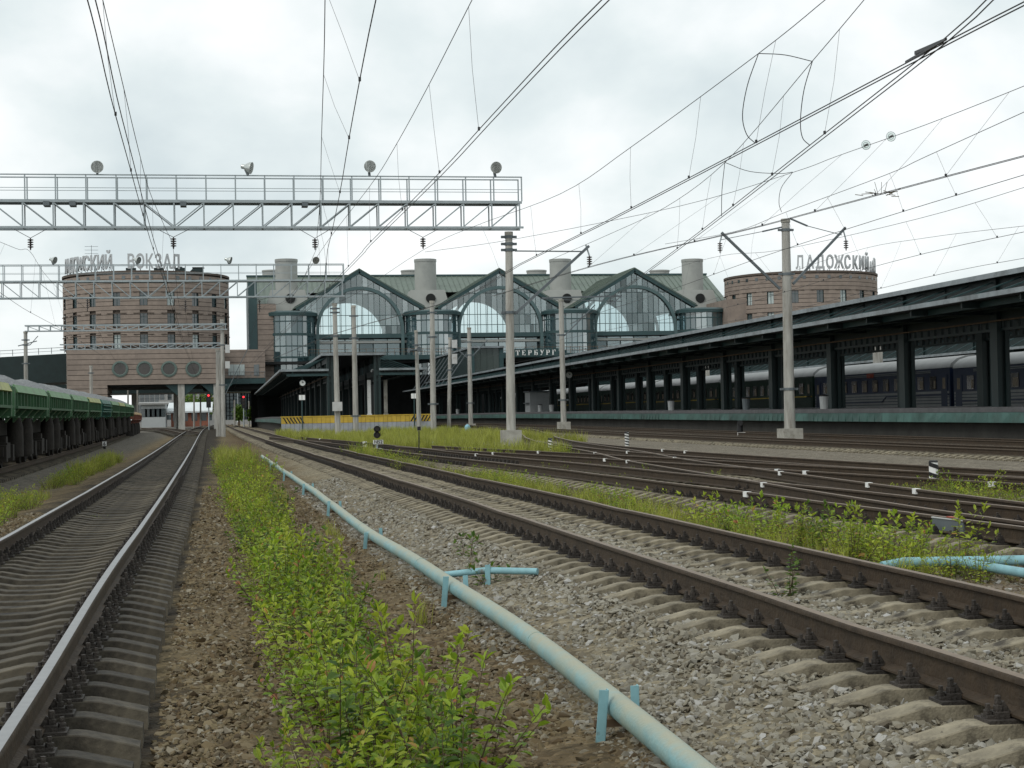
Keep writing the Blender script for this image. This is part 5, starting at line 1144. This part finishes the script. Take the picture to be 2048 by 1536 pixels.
for i, px in enumerate((262, 318, 360)):
    c_ = P(px,540,275); rb = thing('roof_unit', ['roof unit under the first letters of the second word','roof unit under the middle of the second word','roof unit right of the tower lettering'][i], 'roof unit', (c_.x,275,zt1), 0); lpart(rb, 'housing', MB().box(-.8,.8,-.5,.5,.2,.9), M['green_steel']); lpart(rb, 'fan', MB().lathe([(.4,.9),(.4,1.1)],12), M['galv_dark']); lpart(rb, 'foot', MB().box(-.7,.7,-.4,.4,0,.2), M['galv_dark'])
# ------------------------------------------------------------------ water pipe and stakes
def gp(px, py, off=0.):                       # point of the photograph on the ground surface
    z = -.3
    for _ in range(12): q = wz(px, py, z+off); z = gz(q.x, q.y)
    return q
ppts = [V((1.9,2.5,-.36)),V((2.04,7.06,-.33)),V((2.13,11.9,-.32)),V((2.06,16.6,-.31)),V((1.93,24.4,-.32)),V((1.90,35.6,-.31)),V((1.70,52,-.28)),V((1.5,70,-.24))]
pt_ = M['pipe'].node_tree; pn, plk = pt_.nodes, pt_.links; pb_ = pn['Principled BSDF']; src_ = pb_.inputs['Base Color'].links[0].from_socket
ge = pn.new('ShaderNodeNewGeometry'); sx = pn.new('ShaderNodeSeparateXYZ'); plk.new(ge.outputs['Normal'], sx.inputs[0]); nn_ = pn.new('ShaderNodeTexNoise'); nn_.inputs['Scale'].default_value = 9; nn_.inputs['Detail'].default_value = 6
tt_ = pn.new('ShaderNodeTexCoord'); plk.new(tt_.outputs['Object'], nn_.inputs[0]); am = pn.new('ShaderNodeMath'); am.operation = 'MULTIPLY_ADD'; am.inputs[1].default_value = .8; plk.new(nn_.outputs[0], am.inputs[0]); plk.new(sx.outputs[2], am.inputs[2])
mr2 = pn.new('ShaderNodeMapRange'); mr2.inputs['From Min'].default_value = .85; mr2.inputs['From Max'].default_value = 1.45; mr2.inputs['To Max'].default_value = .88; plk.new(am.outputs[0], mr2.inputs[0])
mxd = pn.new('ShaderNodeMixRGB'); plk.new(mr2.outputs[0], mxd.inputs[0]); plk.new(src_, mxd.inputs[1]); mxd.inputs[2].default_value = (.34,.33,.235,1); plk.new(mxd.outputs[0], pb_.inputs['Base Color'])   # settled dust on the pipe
pp = thing('water_pipe', 'long pale blue pipe lying on stakes beside the shrubs', 'pipe', (2.0,7,-.5))
cs = smooth(ppts, 8); cs = [p+V((.004*math.sin(p.y*1.1),0,.006*math.sin(p.y*.7+1))) for p in cs]
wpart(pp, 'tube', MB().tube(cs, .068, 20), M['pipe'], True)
for i, Y in enumerate((5.0, 11.4, 17.6, 24, 30.4, 38, 47)):
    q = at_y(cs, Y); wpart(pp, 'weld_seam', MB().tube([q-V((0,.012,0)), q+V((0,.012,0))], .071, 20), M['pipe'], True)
def stake(root, p, h, lean, top_=None, w_=.05):
    t_ = p+V((lean, random.uniform(-.03,.03), h)); d_ = (t_-p).normalized(); o = link('stake', None)
    bpy.data.objects.remove(o)
    mb = MB(); mb.bar(p, t_, w_, .007, (0,1,0)); mb.bar(p+V((w_/2,.02,0)), t_+V((w_/2,.02,0)), .007, w_*.8, (0,1,0)); wpart(root, 'stake', mb, M['pipe2'], top=root)
for Y in (8.75, 15.2, 22.4, 30, 38.5, 48, 58):
    q = at_y(cs, Y); stake(pp, V((q.x-.13,Y-.05,gz(q.x,Y)-.1)), .345+.03*math.sin(Y*3), .03); stake(pp, V((q.x+.12,Y+.12,gz(q.x,Y)-.1)), .36, -.01, w_=.045)
    wpart(pp, 'cross_bar', MB().box(q.x-.13,q.x+.13,Y+.02,Y+.06,q.z-.11,q.z-.069), M['rusty_line'])
b0, b1 = at_y(cs, 16.4), gp(1075,1143,.05); b1.z = gz(b1.x,b1.y)+.05
br = thing('branch_pipe', 'short blue pipe branching from the long pipe towards the rails', 'pipe', (2.4,16.5,-.4))
wpart(br, 'tube', MB().tube([b0+V((.05,0,0)), b0.lerp(b1,.5)+V((0,0,.03)), b1], .033, 14), M['pipe2'], True)
q = b0.lerp(b1,.5); stake(br, V((q.x,q.y-.05,gz(q.x,q.y)-.05)), .26, .0)
a, b_ = gp(1808,1141,.06), gp(2110,1136,.06)
rp2 = thing('ground_pipe', 'light blue pipe lying beyond the rusty rail at the right edge', 'pipe', a)
wpart(rp2, 'tube', MB().tube([a+V((-.25,-.05,.05)),a+V((0,0,.08)),b_+V((0,0,.08))], .05, 14), M['pipe2'], True)
a2, b2_ = gp(1905,1139,.06), gp(2100,1172,.06); rp3 = thing('ground_pipe', 'second light blue pipe forking off towards the right edge', 'pipe', a2); wpart(rp3, 'tube', MB().tube([a2+V((0,0,.08)),b2_+V((0,0,.08))], .045, 14), M['pipe2'], True); wpart(rp3, 'joint', MB().tube([a2+V((-.05,0,.05)),a2+V((.06,-.02,.05))], .048, 14), M['pipe2'], True)
# ------------------------------------------------------------------ markers and signals
def striped_post(px, pyb, pyt, wpx, label, n_=5):
    q = gp(px, pyb); s = q.y/3300; H_ = (pyb-pyt)*s; r_ = wpx*s/2
    root = thing('striped_post', label, 'post', q)
    wpart(root, 'shaft', MB().lathe([(r_,-.1),(r_,H_-.03),(r_*.7,H_)],8,q), M['white'])
    for i in range(n_):
        z0 = H_*(.02+i*.98/n_); h_ = H_*.42/n_; vs = []; fsx = []; k = 8
        for j in range(k+1):
            a = math.pi+math.pi*j/k*1.0; sl3 = H_*.5/n_*(1-j/k)
            for dz in (0, h_): vs.append((q.x+(r_+.004)*math.cos(a), q.y+(r_+.004)*math.sin(a), min(q.z+z0+sl3+dz, q.z+H_-.005)))
        for j in range(k): fsx.append((j*2, j*2+2, j*2+3, j*2+1))
        wpart(root, 'black_band', MB().add(vs, fsx), M['black'])
    wpart(root, 'top_cap', MB().lathe([(r_*1.04,H_-.03),(r_*.9,H_+.01),(.01,H_+.015)],8,q), M['black'])
striped_post(1868,982,918,20,'large black and white striped post among the weeds on the right',3)
striped_post(1254,892,863,9,'small striped post before the platform edge'); striped_post(1101,906,876,9,'small striped post right of the tall pole foundation')
def plate(root, q, w_, h_, txt, Y, m_=None):
    pl = wpart(root, 'plate', MB().box(q.x-w_/2,q.x+w_/2,Y-.03,Y,q.z-h_/2,q.z+h_/2), M['white'])
    if txt: text(root, txt, h_*1.05, .004, (q.x-root.location.x, Y-.036-root.location.y, q.z-h_*.36-root.location.z), (math.pi/2,0,0), M['black'])
# dwarf signals
q = gp(754,905); Y = q.y; s = Y/3300
ds = thing('dwarf_signal', 'two-lens black dwarf signal with number plate on a white slab', 'signal', q)
wpart(ds, 'slab', MB().box(q.x-24*s,q.x+26*s,Y-.5,Y+.5,q.z-.05,q.z+8*s), M['white']); wpart(ds, 'mast', MB().tube([q,P(754,880,Y)],.05,8), M['galv'])
for py in (858, 870):
    c = P(754,py,Y); hd = wpart(ds, 'lamp_head', MB().tube([(c.x,Y+.16,c.z),(c.x,Y-.1,c.z)],6.5*s,14), M['black']); wpart(hd, 'visor', MB().tube([(c.x,Y-.3,c.z+.03),(c.x,Y-.1,c.z+.03)],[7*s,7*s],14,False), M['black'], top=ds); wpart(hd, 'lens', MB().tube([(c.x,Y-.125,c.z),(c.x,Y-.105,c.z)],4.5*s,12), M['insul'], top=ds)
plate(ds, P(756,884,Y), 20*s, 8.5*s, 'М52', Y-.1)
q2 = gp(730,903); sb = thing('striped_box', 'white and black striped box left of the two-lens signal', 'box', q2); s2 = q2.y/3300
wpart(sb, 'box', MB().box(q2.x-4*s2,q2.x+3*s2,q2.y-.15,q2.y+.15,q2.z-.05,q2.z+20*s2), M['white'])
for z_ in (.25, .75): wpart(sb, 'black_band', MB().bar((q2.x-4*s2,q2.y-.155,q2.z+20*s2*z_-.04),(q2.x+3*s2,q2.y-.155,q2.z+20*s2*z_+.06),.01,.09), M['black'])
q = gp(1481,876); Y = q.y; s = Y/3300
ds2 = thing('dwarf_signal', 'black dwarf signal with number plate before the right platform', 'signal', q)
wpart(ds2, 'housing', MB().tube([q,P(1480,862,Y),P(1480,843,Y)],[.1,.17,.15],12), M['black']); wpart(ds2, 'hood', MB().tube([P(1480,846,Y-.25),P(1480,846,Y)],.16,12), M['black']); plate(ds2, P(1482,868,Y-.2), 17*s, 7.5*s, 'М54', Y-.25)
def stub_sign(px, pyb, pyt, wpx, hpx, txt, label):
    q = gp(px, pyb); Y = q.y; s = Y/3300; root = thing('number_stub', label, 'sign', q)
    wpart(root, 'post', MB().box(q.x-wpx*.32*s,q.x+wpx*.32*s,Y-.04,Y+.04,q.z-.05,q.z+(pyb-pyt)*s), M['black']); plate(root, P(px,pyt+hpx/2+2,Y-.06), wpx*s, hpx*s, txt, Y-.06)
stub_sign(1971,889,845,12,14,'6','black stub with white plate numbered 6 before the right platform'); stub_sign(209,897,881,8,9,'6','small white number plate on a black stub near the left weeds'); stub_sign(4,905,870,7,9,'','white plate on a stub beside the nearest wagon wheels')
q = gp(838,921); Y = q.y; s = Y/3300; tp = thing('thin_signpost', 'thin black post with a square head beside the rusty track', 'sign post', q); wpart(tp, 'post', MB().tube([q,P(838,862,Y)],.022,8), M['black']); c = P(838,857,Y); wpart(tp, 'head', MB().box(c.x-3.4*s,c.x+3.4*s,Y-.02,Y+.02,c.z-4*s,c.z+4*s), M['black'])
M['pot'] = mat('pale_blue_cap', (.22,.45,.55), .5, .1, 5)
for px, py, lb in ((867,896,'pale blue domed cap in the grass left of the tall pole'),(935,861,'pale blue domed cap further back in the tall grass')):
    q = gp(px,py); s = q.y/3300; r0 = thing('domed_cap', lb, 'cap', q); lpart(r0, 'drum', MB().lathe([(6*s,-.1),(6*s,7*s),(4.8*s,10*s),(2*s,12*s),(.01,12.3*s)],14), M['pot'], True); lpart(r0, 'knob', MB().lathe([(.03,12*s),(.03,13.4*s)],8), M['pot'])
q = gp(968,898); s = q.y/3300; solo('concrete_slab', MB().box(q.x-13*s,q.x+13*s,q.y-.4,q.y+.4,q.z-.05,q.z+10*s).box(q.x-.03,q.x+.03,q.y-.03,q.y+.03,q.z+10*s,q.z+13*s), M['concrete2'], 'low concrete block in the grass left of the tall pole', 'block', q)
q = gp(1902,1066); s = q.y/3300; jb = thing('rail_joint_box', 'grey stained joint box clamped on the nearest turnout rail', 'box', q); z0 = -.16
a, b_ = wz(1872,1046,-.09), wz(1935,1054,-.09); dv = (b_-a).normalized()
wpart(jb, 'box', MB().bar(a,b_,.10,.14), M['galv_dark']); wpart(jb, 'lid', MB().bar(a+V((0,0,.072)),b_+V((0,0,.072)),.12,.012), M['box_white']); m_ = a.lerp(b_,.5); wpart(jb, 'red_mark', MB().bar(m_-dv*.06+V((0,0,.088)),m_+dv*.06+V((0,0,.088)),.06,.02), M['red'])
# white paint marks on rails
roots = [o for o in bpy.data.objects if o.name.startswith('railway_track')]
mk = MB().box(-.043,.043,-.08,.08,-.08,.005).mesh('paint_mark', M['white'])
for px, py in ((1717,966),(1815,978),(1573,938),(1642,941),(1512,944),(1541,965),(1520,983),(1345,903),(1300,900),(1337,915),(1260,903),(1212,905),(1197,922),(1234,917),(1057,904),(1012,905),(975,908),(1960,965),(618,880),(635,882)):
    q = wz(px, py, 0); best = min(((p-q).length if True else 0, i, k) for i, kk in enumerate(TRACKS) for k, (p, nr) in enumerate(TRACKS[kk]))
    cl_ = list(TRACKS.values())[best[1]]; p, nr = cl_[best[2]]; sgn = 1 if (q-p).dot(nr) > 0 else -1
    c = p+nr*sgn*.7975; a_ = math.atan2(nr.y, nr.x); fw_ = V((-nr.y,nr.x,0)); c = c+fw_*((q-p).dot(fw_))
    link('paint_mark', mk, roots[best[1]], (c.x,c.y,zr(c.y)+(.0)), (0,0,a_))
# ------------------------------------------------------------------ platform furniture
M['dial'] = mat('clock_dial', (.72,.74,.72), .4, .05, 3)
def clock(px, py, Y, rpx, label, post=None):
    q = P(px,py,Y); s = Y/3300; root = thing('platform_clock', label, 'clock', q, 0, 'platform clocks')
    lpart(root, 'dial', MB().tube([(0,-.1,0),(0,.1,0)],rpx*s,20), M['dial']); lpart(root, 'rim', MB().tube([(0,-.08,0),(0,.08,0)],rpx*s*1.14,20), M['green_beam'])
    lpart(root, 'hour_hand', MB().bar((0,-.115,0),(.12*s*rpx/.12*.35,-.115,.32*rpx*s),.05,.05,(0,1,0)), M['black']); lpart(root, 'minute_hand', MB().bar((0,-.12,0),(-.1*rpx*s,-.12,.72*rpx*s),.03,.03,(0,1,0)), M['black'])
    lpart(root, 'hanger', MB().bar((0,0,rpx*s),(0,0,rpx*s+1.2),.05), M['green_beam'])
clock(605,766,151.5,5.6,'round platform clock under the left canopy'); clock(1138,750,YatX(1138,750,32.5),6.5,'round platform clock under the right canopy'); clock(745,742,156,4,'small clock deeper under the left canopy')
def board_post(px, pyt, pyb, Y, label):
    q = P(px,pyb,Y); s = Y/3300; zg = gz(q.x,Y) if Y < 149.7 else zp(Y); root = thing('notice_post', label, 'sign', (q.x,Y,zg), 0); T = P(px,pyt,Y)
    wpart(root, 'post', MB().tube([(q.x,Y,zg),(q.x,Y,T.z)],.05,8), M['green_beam'])
    for d_ in (-3.2, 3.2): wpart(root, 'board', MB().box(q.x+(d_-2.8)*s,q.x+(d_+2.8)*s,Y-.08,Y-.05,T.z-10*s,T.z), M['white'])
board_post(605,790,862,149.0,'post with two white notices before the yellow wall, under the clock'); board_post(829,787,840,149.2,'post with two white notices near the right end of the yellow wall')
for px, pt, pb, lb, mm in ((772,760,829,'pale square post behind the yellow wall','concrete2'),(739,760,829,'thin white and rusty post under the left canopy','white')):
    q, T = P(px,pb,153), P(px,pt,153); solo('platform_post', MB().box(q.x-.16,q.x+.16,152.9,153.2,zp(153)+.02,T.z).box(q.x-.22,q.x+.22,152.84,153.26,zp(153)+.02,zp(153)+.16), M[mm], lb, 'post', (q.x,153,zp(153)))
M['bin'] = mat('bin_pale', (.36,.38,.38), .6, .1, 2)
for i, px in enumerate((1648, 1492, 1342, 1103, 1080, 915)):
    X = 33.2; Y = YatX(px,805,X); r0 = thing('litter_bin', ['pale litter bin beside the columns nearest the stout pole','dark litter bin left of the stout pole','pale litter bin midway along the right platform','pale litter bin under the name board','second litter bin under the name board','far litter bin left of the tall pole'][i], 'bin', (X,Y,zp(Y)+.03), 0)
    lpart(r0, 'tub', MB().lathe([(.22,0),(.26,.66),(.26,.7),(.22,.7)],12), M['bin'] if i != 1 else M['galv_dark']); lpart(r0, 'lid', MB().lathe([(.27,.71),(.27,.76),(.1,.8)],12), M['black'])
X = 33.6; Y = YatX(1060,812,X); kiosk = thing('platform_kiosk', 'pale kiosk standing far along the right platform', 'kiosk', (X,Y,zp(Y)+.03)); lpart(kiosk, 'walls', MB().box(0,2.2,0,3,0,2.2), M['bin']); lpart(kiosk, 'roof', MB().box(-.15,2.35,-.15,3.15,2.21,2.35), M['galv_dark']); lpart(kiosk, 'counter', MB().box(-.3,-.01,.4,2.6,.95,1.05), M['galv_dark'])
q = gp(625,864); solo('concrete_apron', MB().add([(5.2,138,gz(6,138)-.05),(11.0,140,gz(9,140)-.05),(10.6,148.5,gz(9,148)-.05),(5.1,148.5,gz(6,148)-.05),(5.6,139,gz(6,139)+.16),(10.6,141,gz(9,141)+.14),(10.3,148.5,gz(9,148)+.2),(5.5,148.5,gz(6,148)+.2)], [(0,1,5,4),(1,2,6,5),(2,3,7,6),(3,0,4,7),(4,5,6,7)]), M['concrete2'], 'low concrete apron before the left end of the yellow wall', 'apron', (8,143,gz(8,143)))
for px, py, lb in ((1755,692,'pale square mast rising behind the lettered blue car'),(1412,728,'pale square mast rising behind the green cars'),(990,786,'far pale mast behind the right platform columns')):
    Y = YatX(px,py,52.); T = P(px,py,Y); solo('square_mast', MB().box(51.7,52.3,Y-.3,Y+.3,zr(Y)-.4,T.z).box(51.62,52.38,Y-.38,Y+.38,T.z,T.z+.12), M['concrete'], lb, 'mast', (52,Y,zr(Y)-.4))
# ------------------------------------------------------------------ plants
def leaf(mb, p, d, n_, Ls, W_):
    s = d.cross(n_).normalized(); n2 = s.cross(d).normalized(); k = Ls*.18
    v = [p, p+d*Ls*.30+s*W_*.48+n2*k*.5, p+d*Ls*.68+s*W_*.42+n2*k*.3, p+d*Ls-n2*k*.7, p+d*Ls*.68-s*W_*.42+n2*k*.3, p+d*Ls*.30-s*W_*.48+n2*k*.5, p+d*Ls*.35, p+d*Ls*.7-n2*k*.2]
    mb.add(v, [(0,1,6),(6,1,2,7),(7,2,3),(0,6,5),(6,7,4,5),(7,3,4)])
def shrub(seed, h, ns, Ls, spread, gap=.055, ratio=.46):
    r = random.Random(seed); fo = MB(); st = MB()
    for i in range(ns):
        a = r.uniform(0, 6.28); rad = spread*math.sqrt(r.random()); b0_ = V((math.cos(a)*rad*.5, math.sin(a)*rad*.5, -.03)); H_ = h*r.uniform(.55,1.08)
        lean = V((math.cos(a)*rad*.8+r.gauss(0,.05), math.sin(a)*rad*.8+r.gauss(0,.05), 0)); k = 6
        pts = [b0_+lean*(t_/k)**1.4+V((0,0,H_*t_/k)) for t_ in range(k+1)]; st.tube(pts, [.0045-.003*t_/k for t_ in range(k+1)], 4, False)
        z = H_*.10; az = r.uniform(0, 6.28)
        while z < H_:
            t_ = z/H_*k; j = min(int(t_), k-1); p = pts[j].lerp(pts[j+1], t_-j); az += 2.4+r.uniform(-.5,.5); el_ = r.uniform(-.3,.45) if z < H_*.85 else r.uniform(.3,1.0)
            d = V((math.cos(az)*math.cos(el_), math.sin(az)*math.cos(el_), math.sin(el_))); sz = Ls*r.uniform(.6,1.15)*(1-.35*(z/H_)**3)
            up_ = V((r.gauss(0,.28), r.gauss(0,.28), 1))
            leaf(fo, p+d*.012, d, up_, sz, sz*ratio*r.uniform(.85,1.15)); z += gap*r.uniform(.5,1.0)
        for q in range(2): leaf(fo, pts[-1], V((r.gauss(0,.5),r.gauss(0,.5),1)).normalized(), V((r.gauss(0,1),r.gauss(0,1),.3)), Ls*.7, Ls*.28)
    return fo, st
LM = leafmat('leaf_fresh', (.115,.205,.018), (.25,.345,.026), (.34,.13,.06)); LM2 = leafmat('leaf_deep', (.05,.115,.018), (.13,.22,.025), (.24,.18,.04)); LM3 = leafmat('leaf_yellow', (.20,.28,.025), (.34,.40,.038), (.38,.24,.06))
STEM = mat('stem_brown', (.085,.06,.035), .8, .2, 20)
def kit(seed, h, ns, Ls, spread, m_, gap=.055, ratio=.46):
    fo, st = shrub(seed, h, ns, Ls, spread, gap, ratio); return fo.mesh('foliage', m_), st.mesh('stems', STEM)
BIG = [kit(10+i, .46+.045*i, 9, .092, .34, [LM,LM3,LM,LM2,LM,LM3][i], .030, .52) for i in range(6)]
MID = [kit(30+i, .42+.05*i, 9, .068, .30, [LM3,LM,LM3,LM][i], .028) for i in range(4)]
FINE = [kit(50+i, .38+.04*i, 16, .05, .30, [LM3,LM,LM3,LM3][i], .02, .2) for i in range(4)]
WEEDS = []
def plant(kits, x, y, sc, label, group, name='shrub'):
    fo, st = random.choice(kits); o = thing(name, label, 'plant', (x, y, gz(x,y)-.02), random.uniform(0,6.28), group); o.scale = (sc, sc, sc*random.uniform(.85,1.15))
    link('foliage', fo, o); link('stems', st, o)
def patch(kits, xr, yr, n_, sc, label=None, group=None, lim=None, mind=.05):
    pts = []; tries = 0
    while len(pts) < n_ and tries < 6000:
        tries += 1; x, y = random.uniform(*xr), random.uniform(*yr)
        if lim and not lim(x, y): continue
        if all((x-a)**2+((y-b)*.7)**2 > mind*sc for a, b in pts[-60:]): pts.append((x, y))
    for x, y in pts:
        s_ = sc*random.uniform(.7,1.2)
        if label: plant(kits, x-bend(x,y), y, s_, label, group)
        else: WEEDS.append((x-bend(x,y), y, gz(x-bend(x,y),y)-.02, s_))
GA = 'shrubs in the strip left of the blue pipe'
def clump(x, y): return math.sin(y*1.9+1.2)+math.sin(y*.83+x*2.2) > -1.05
patch(BIG, (.36,1.22), (7.9,10.6), 17, 1.0, 'leafy green shrub in the foreground strip between path and pipe', GA, lambda x, y: x > .62-.09*(y-7.9))
patch(BIG, (.22,1.2), (6.9,8.1), 7, .85, 'leafy green shrub at the bottom edge of the picture', GA)
patch(BIG, (.42,1.08), (10.6,18), 30, .92, 'leafy green shrub further up the strip left of the pipe', GA, clump)
patch(BIG+MID, (.38,1.1), (18,30), 34, .95, 'bushy yellow-green shrub in the middle of the strip left of the pipe', GA, clump)
patch(MID, (.3,.95), (30,46), 26, 1.1, 'low bright shrub far along the strip left of the pipe', GA, clump)
plant(MID, .62, 38.0, 1.75, 'large dark green bush in the strip before the pipe end', None); plant(MID, .75, 40.5, 1.6, 'smaller dark bush behind the large dark bush near the pipe end', None)
patch(MID+FINE, (.35,1.2), (9,30), 46, .55)
patch(FINE+MID, (.25,1.2), (30,48), 30, .9)
patch(FINE+MID, (.1,1.9), (48,84), 70, 1.0)
patch(MID+FINE, (-4.9,-3.9), (25,40), 60, .9)
patch(MID+FINE, (-5.0,-4.1), (50,82), 60, 1.0)
patch(MID+FINE, (6.35,7.4), (14.5,23), 55, .75)
patch(MID+FINE, (6.0,7.2), (23,46), 80, .75, lim=lambda x, y: math.sin(y*1.1)+math.sin(y*.47+2) > -.9)
patch(MID+FINE, (5.2,6.2), (46,66), 40, 1.0)
patch(BIG, (6.45,7.45), (15.5,22.5), 17, .95, 'taller sapling rising among weeds between the rusty tracks', 'saplings between the rusty tracks')
patch(MID, (11.0,12.5), (21.5,27), 44, .95)
patch(MID+FINE, (8.95,11.0), (32,52), 34, .6)
patch(FINE, (9.5,13.5), (56,70), 40, .9)
def joined(k):
    fo, st = k; mb = MB(); mb.add([v.co for v in fo.vertices], [tuple(p.vertices) for p in fo.polygons]); mb.mi = 1; mb.add([v.co for v in st.vertices], [tuple(p.vertices) for p in st.polygons]); return mb.mesh('weed', [fo.materials[0], STEM])
scatter('weeds', [w_[:3] for w_ in WEEDS], [w_[3] for w_ in WEEDS], [joined(k) for k in MID+FINE], None, 'bright yellow-green weeds sprouting along and between the tracks', 'weeds', tilt=.08)
plant([kit(90,.5,5,.065,.2,LM2,.03,.75)], 4.62, 13.3, 1.0, 'small round-leaved sapling growing between the rusty rails', None, 'sapling')
plant([kit(91,.3,6,.13,.16,LM2,.05,.3)], 2.75, 18.9, .8, 'dark leafy weed tuft on the pale ballast beside the pipe', None, 'weed'); plant([kit(92,.3,7,.12,.2,LM2,.05,.4)], 2.55, 16.2, .8, 'leafy weed growing over the branch pipe', None, 'weed')
plant(FINE, -2.2, 30, .5, 'tiny weed between the polished rails', None, 'weed')
# tall grass field and tufts (uncountable)
def tuft(seed, h, nb, sp):
    r = random.Random(seed); mb = MB()
    for i in range(nb):
        a = r.uniform(0,6.28); b0_ = V((r.gauss(0,sp*.4),r.gauss(0,sp*.4),-.02)); H_ = h*r.uniform(.5,1.1); d = V((math.cos(a),math.sin(a),0)); s = V((-d.y,d.x,0))*.006*r.uniform(.7,1.4)
        m1 = b0_+V((0,0,H_*.55))+d*H_*.12; tp_ = b0_+V((0,0,H_))+d*H_*r.uniform(.2,.55)
        mb.add([b0_-s,b0_+s,m1+s*.8,m1-s*.8,tp_], [(0,1,2,3),(3,2,4)])
    return mb.mesh('tuft', LM)
TU = [tuft(i,.5,26,.16) for i in range(5)]
GM = leafmat('grass', (.22,.255,.04), (.33,.35,.06), (.33,.25,.10))
gpts = []
for (xa_, xb_, ya_, yb_, n_) in ((7.6,12.2,74,122,900),(12.2,19,84,140,700),(5.2,9.5,100,140,380),(9.3,12.8,60,76,200),(-4.9,-4.1,24,44,60),(-5.2,-4.2,50,85,70),(.2,1.6,30,80,260),(6.1,7.3,15,46,260),(5.4,6.3,46,75,90),(1.3,1.8,14,30,10),(10.9,12.4,21,28,50)):
    for _ in range(n_):
        x, y = random.uniform(xa_,xb_), random.uniform(ya_,yb_)
        if abs(x-bend(x,y)-ds.location.x) < 2.2 and -9 < y-ds.location.y < 1.5: continue
        gpts.append((x-bend(x,y), y, gz(x-bend(x,y),y)))
gsz = np.array([rng.uniform(.6,1.3)*(1.25 if p[1] > 60 else .55) for p in gpts])
scatter('tall_grass', gpts, gsz, TU, GM, 'tall yellow-green grass filling the ground before the yellow wall', 'grass', tilt=.12)
# far trees
def tree(px, pyt, pyb, Y, wpx, label, seed):
    q = P(px,pyb,Y); s = Y/3300; H_ = (pyb-pyt)*s; r = random.Random(seed); root = thing('far_tree', label, 'tree', q, 0)
    lpart(root, 'trunk', MB().tube([(0,0,-1),(0,0,H_*.5),(.2,0,H_*.8)],[.3,.2,.08],7), STEM); mb = MB()
    for i in range(700):
        t_ = V((r.gauss(0,1),r.gauss(0,1),r.gauss(0,1))).normalized()*r.random()**.4; p = V((t_.x*wpx*s/2, t_.y*wpx*s/2, H_*.6+t_.z*H_*.42)); d = V((r.gauss(0,1),r.gauss(0,1),r.gauss(0,1))).normalized(); leaf(mb, p, d, V((r.gauss(0,1),r.gauss(0,1),1)), .7, .5)
    lpart(root, 'crown', mb, LM2)
tree(510,816,846,300,26,'bush beside the right red signal',1); tree(412,783,846,520,40,'far tree behind the red brick shed',2); tree(378,786,846,540,44,'far tree behind the white roof',3); tree(478,812,846,380,20,'small far bush right of the brown stained pole',4)
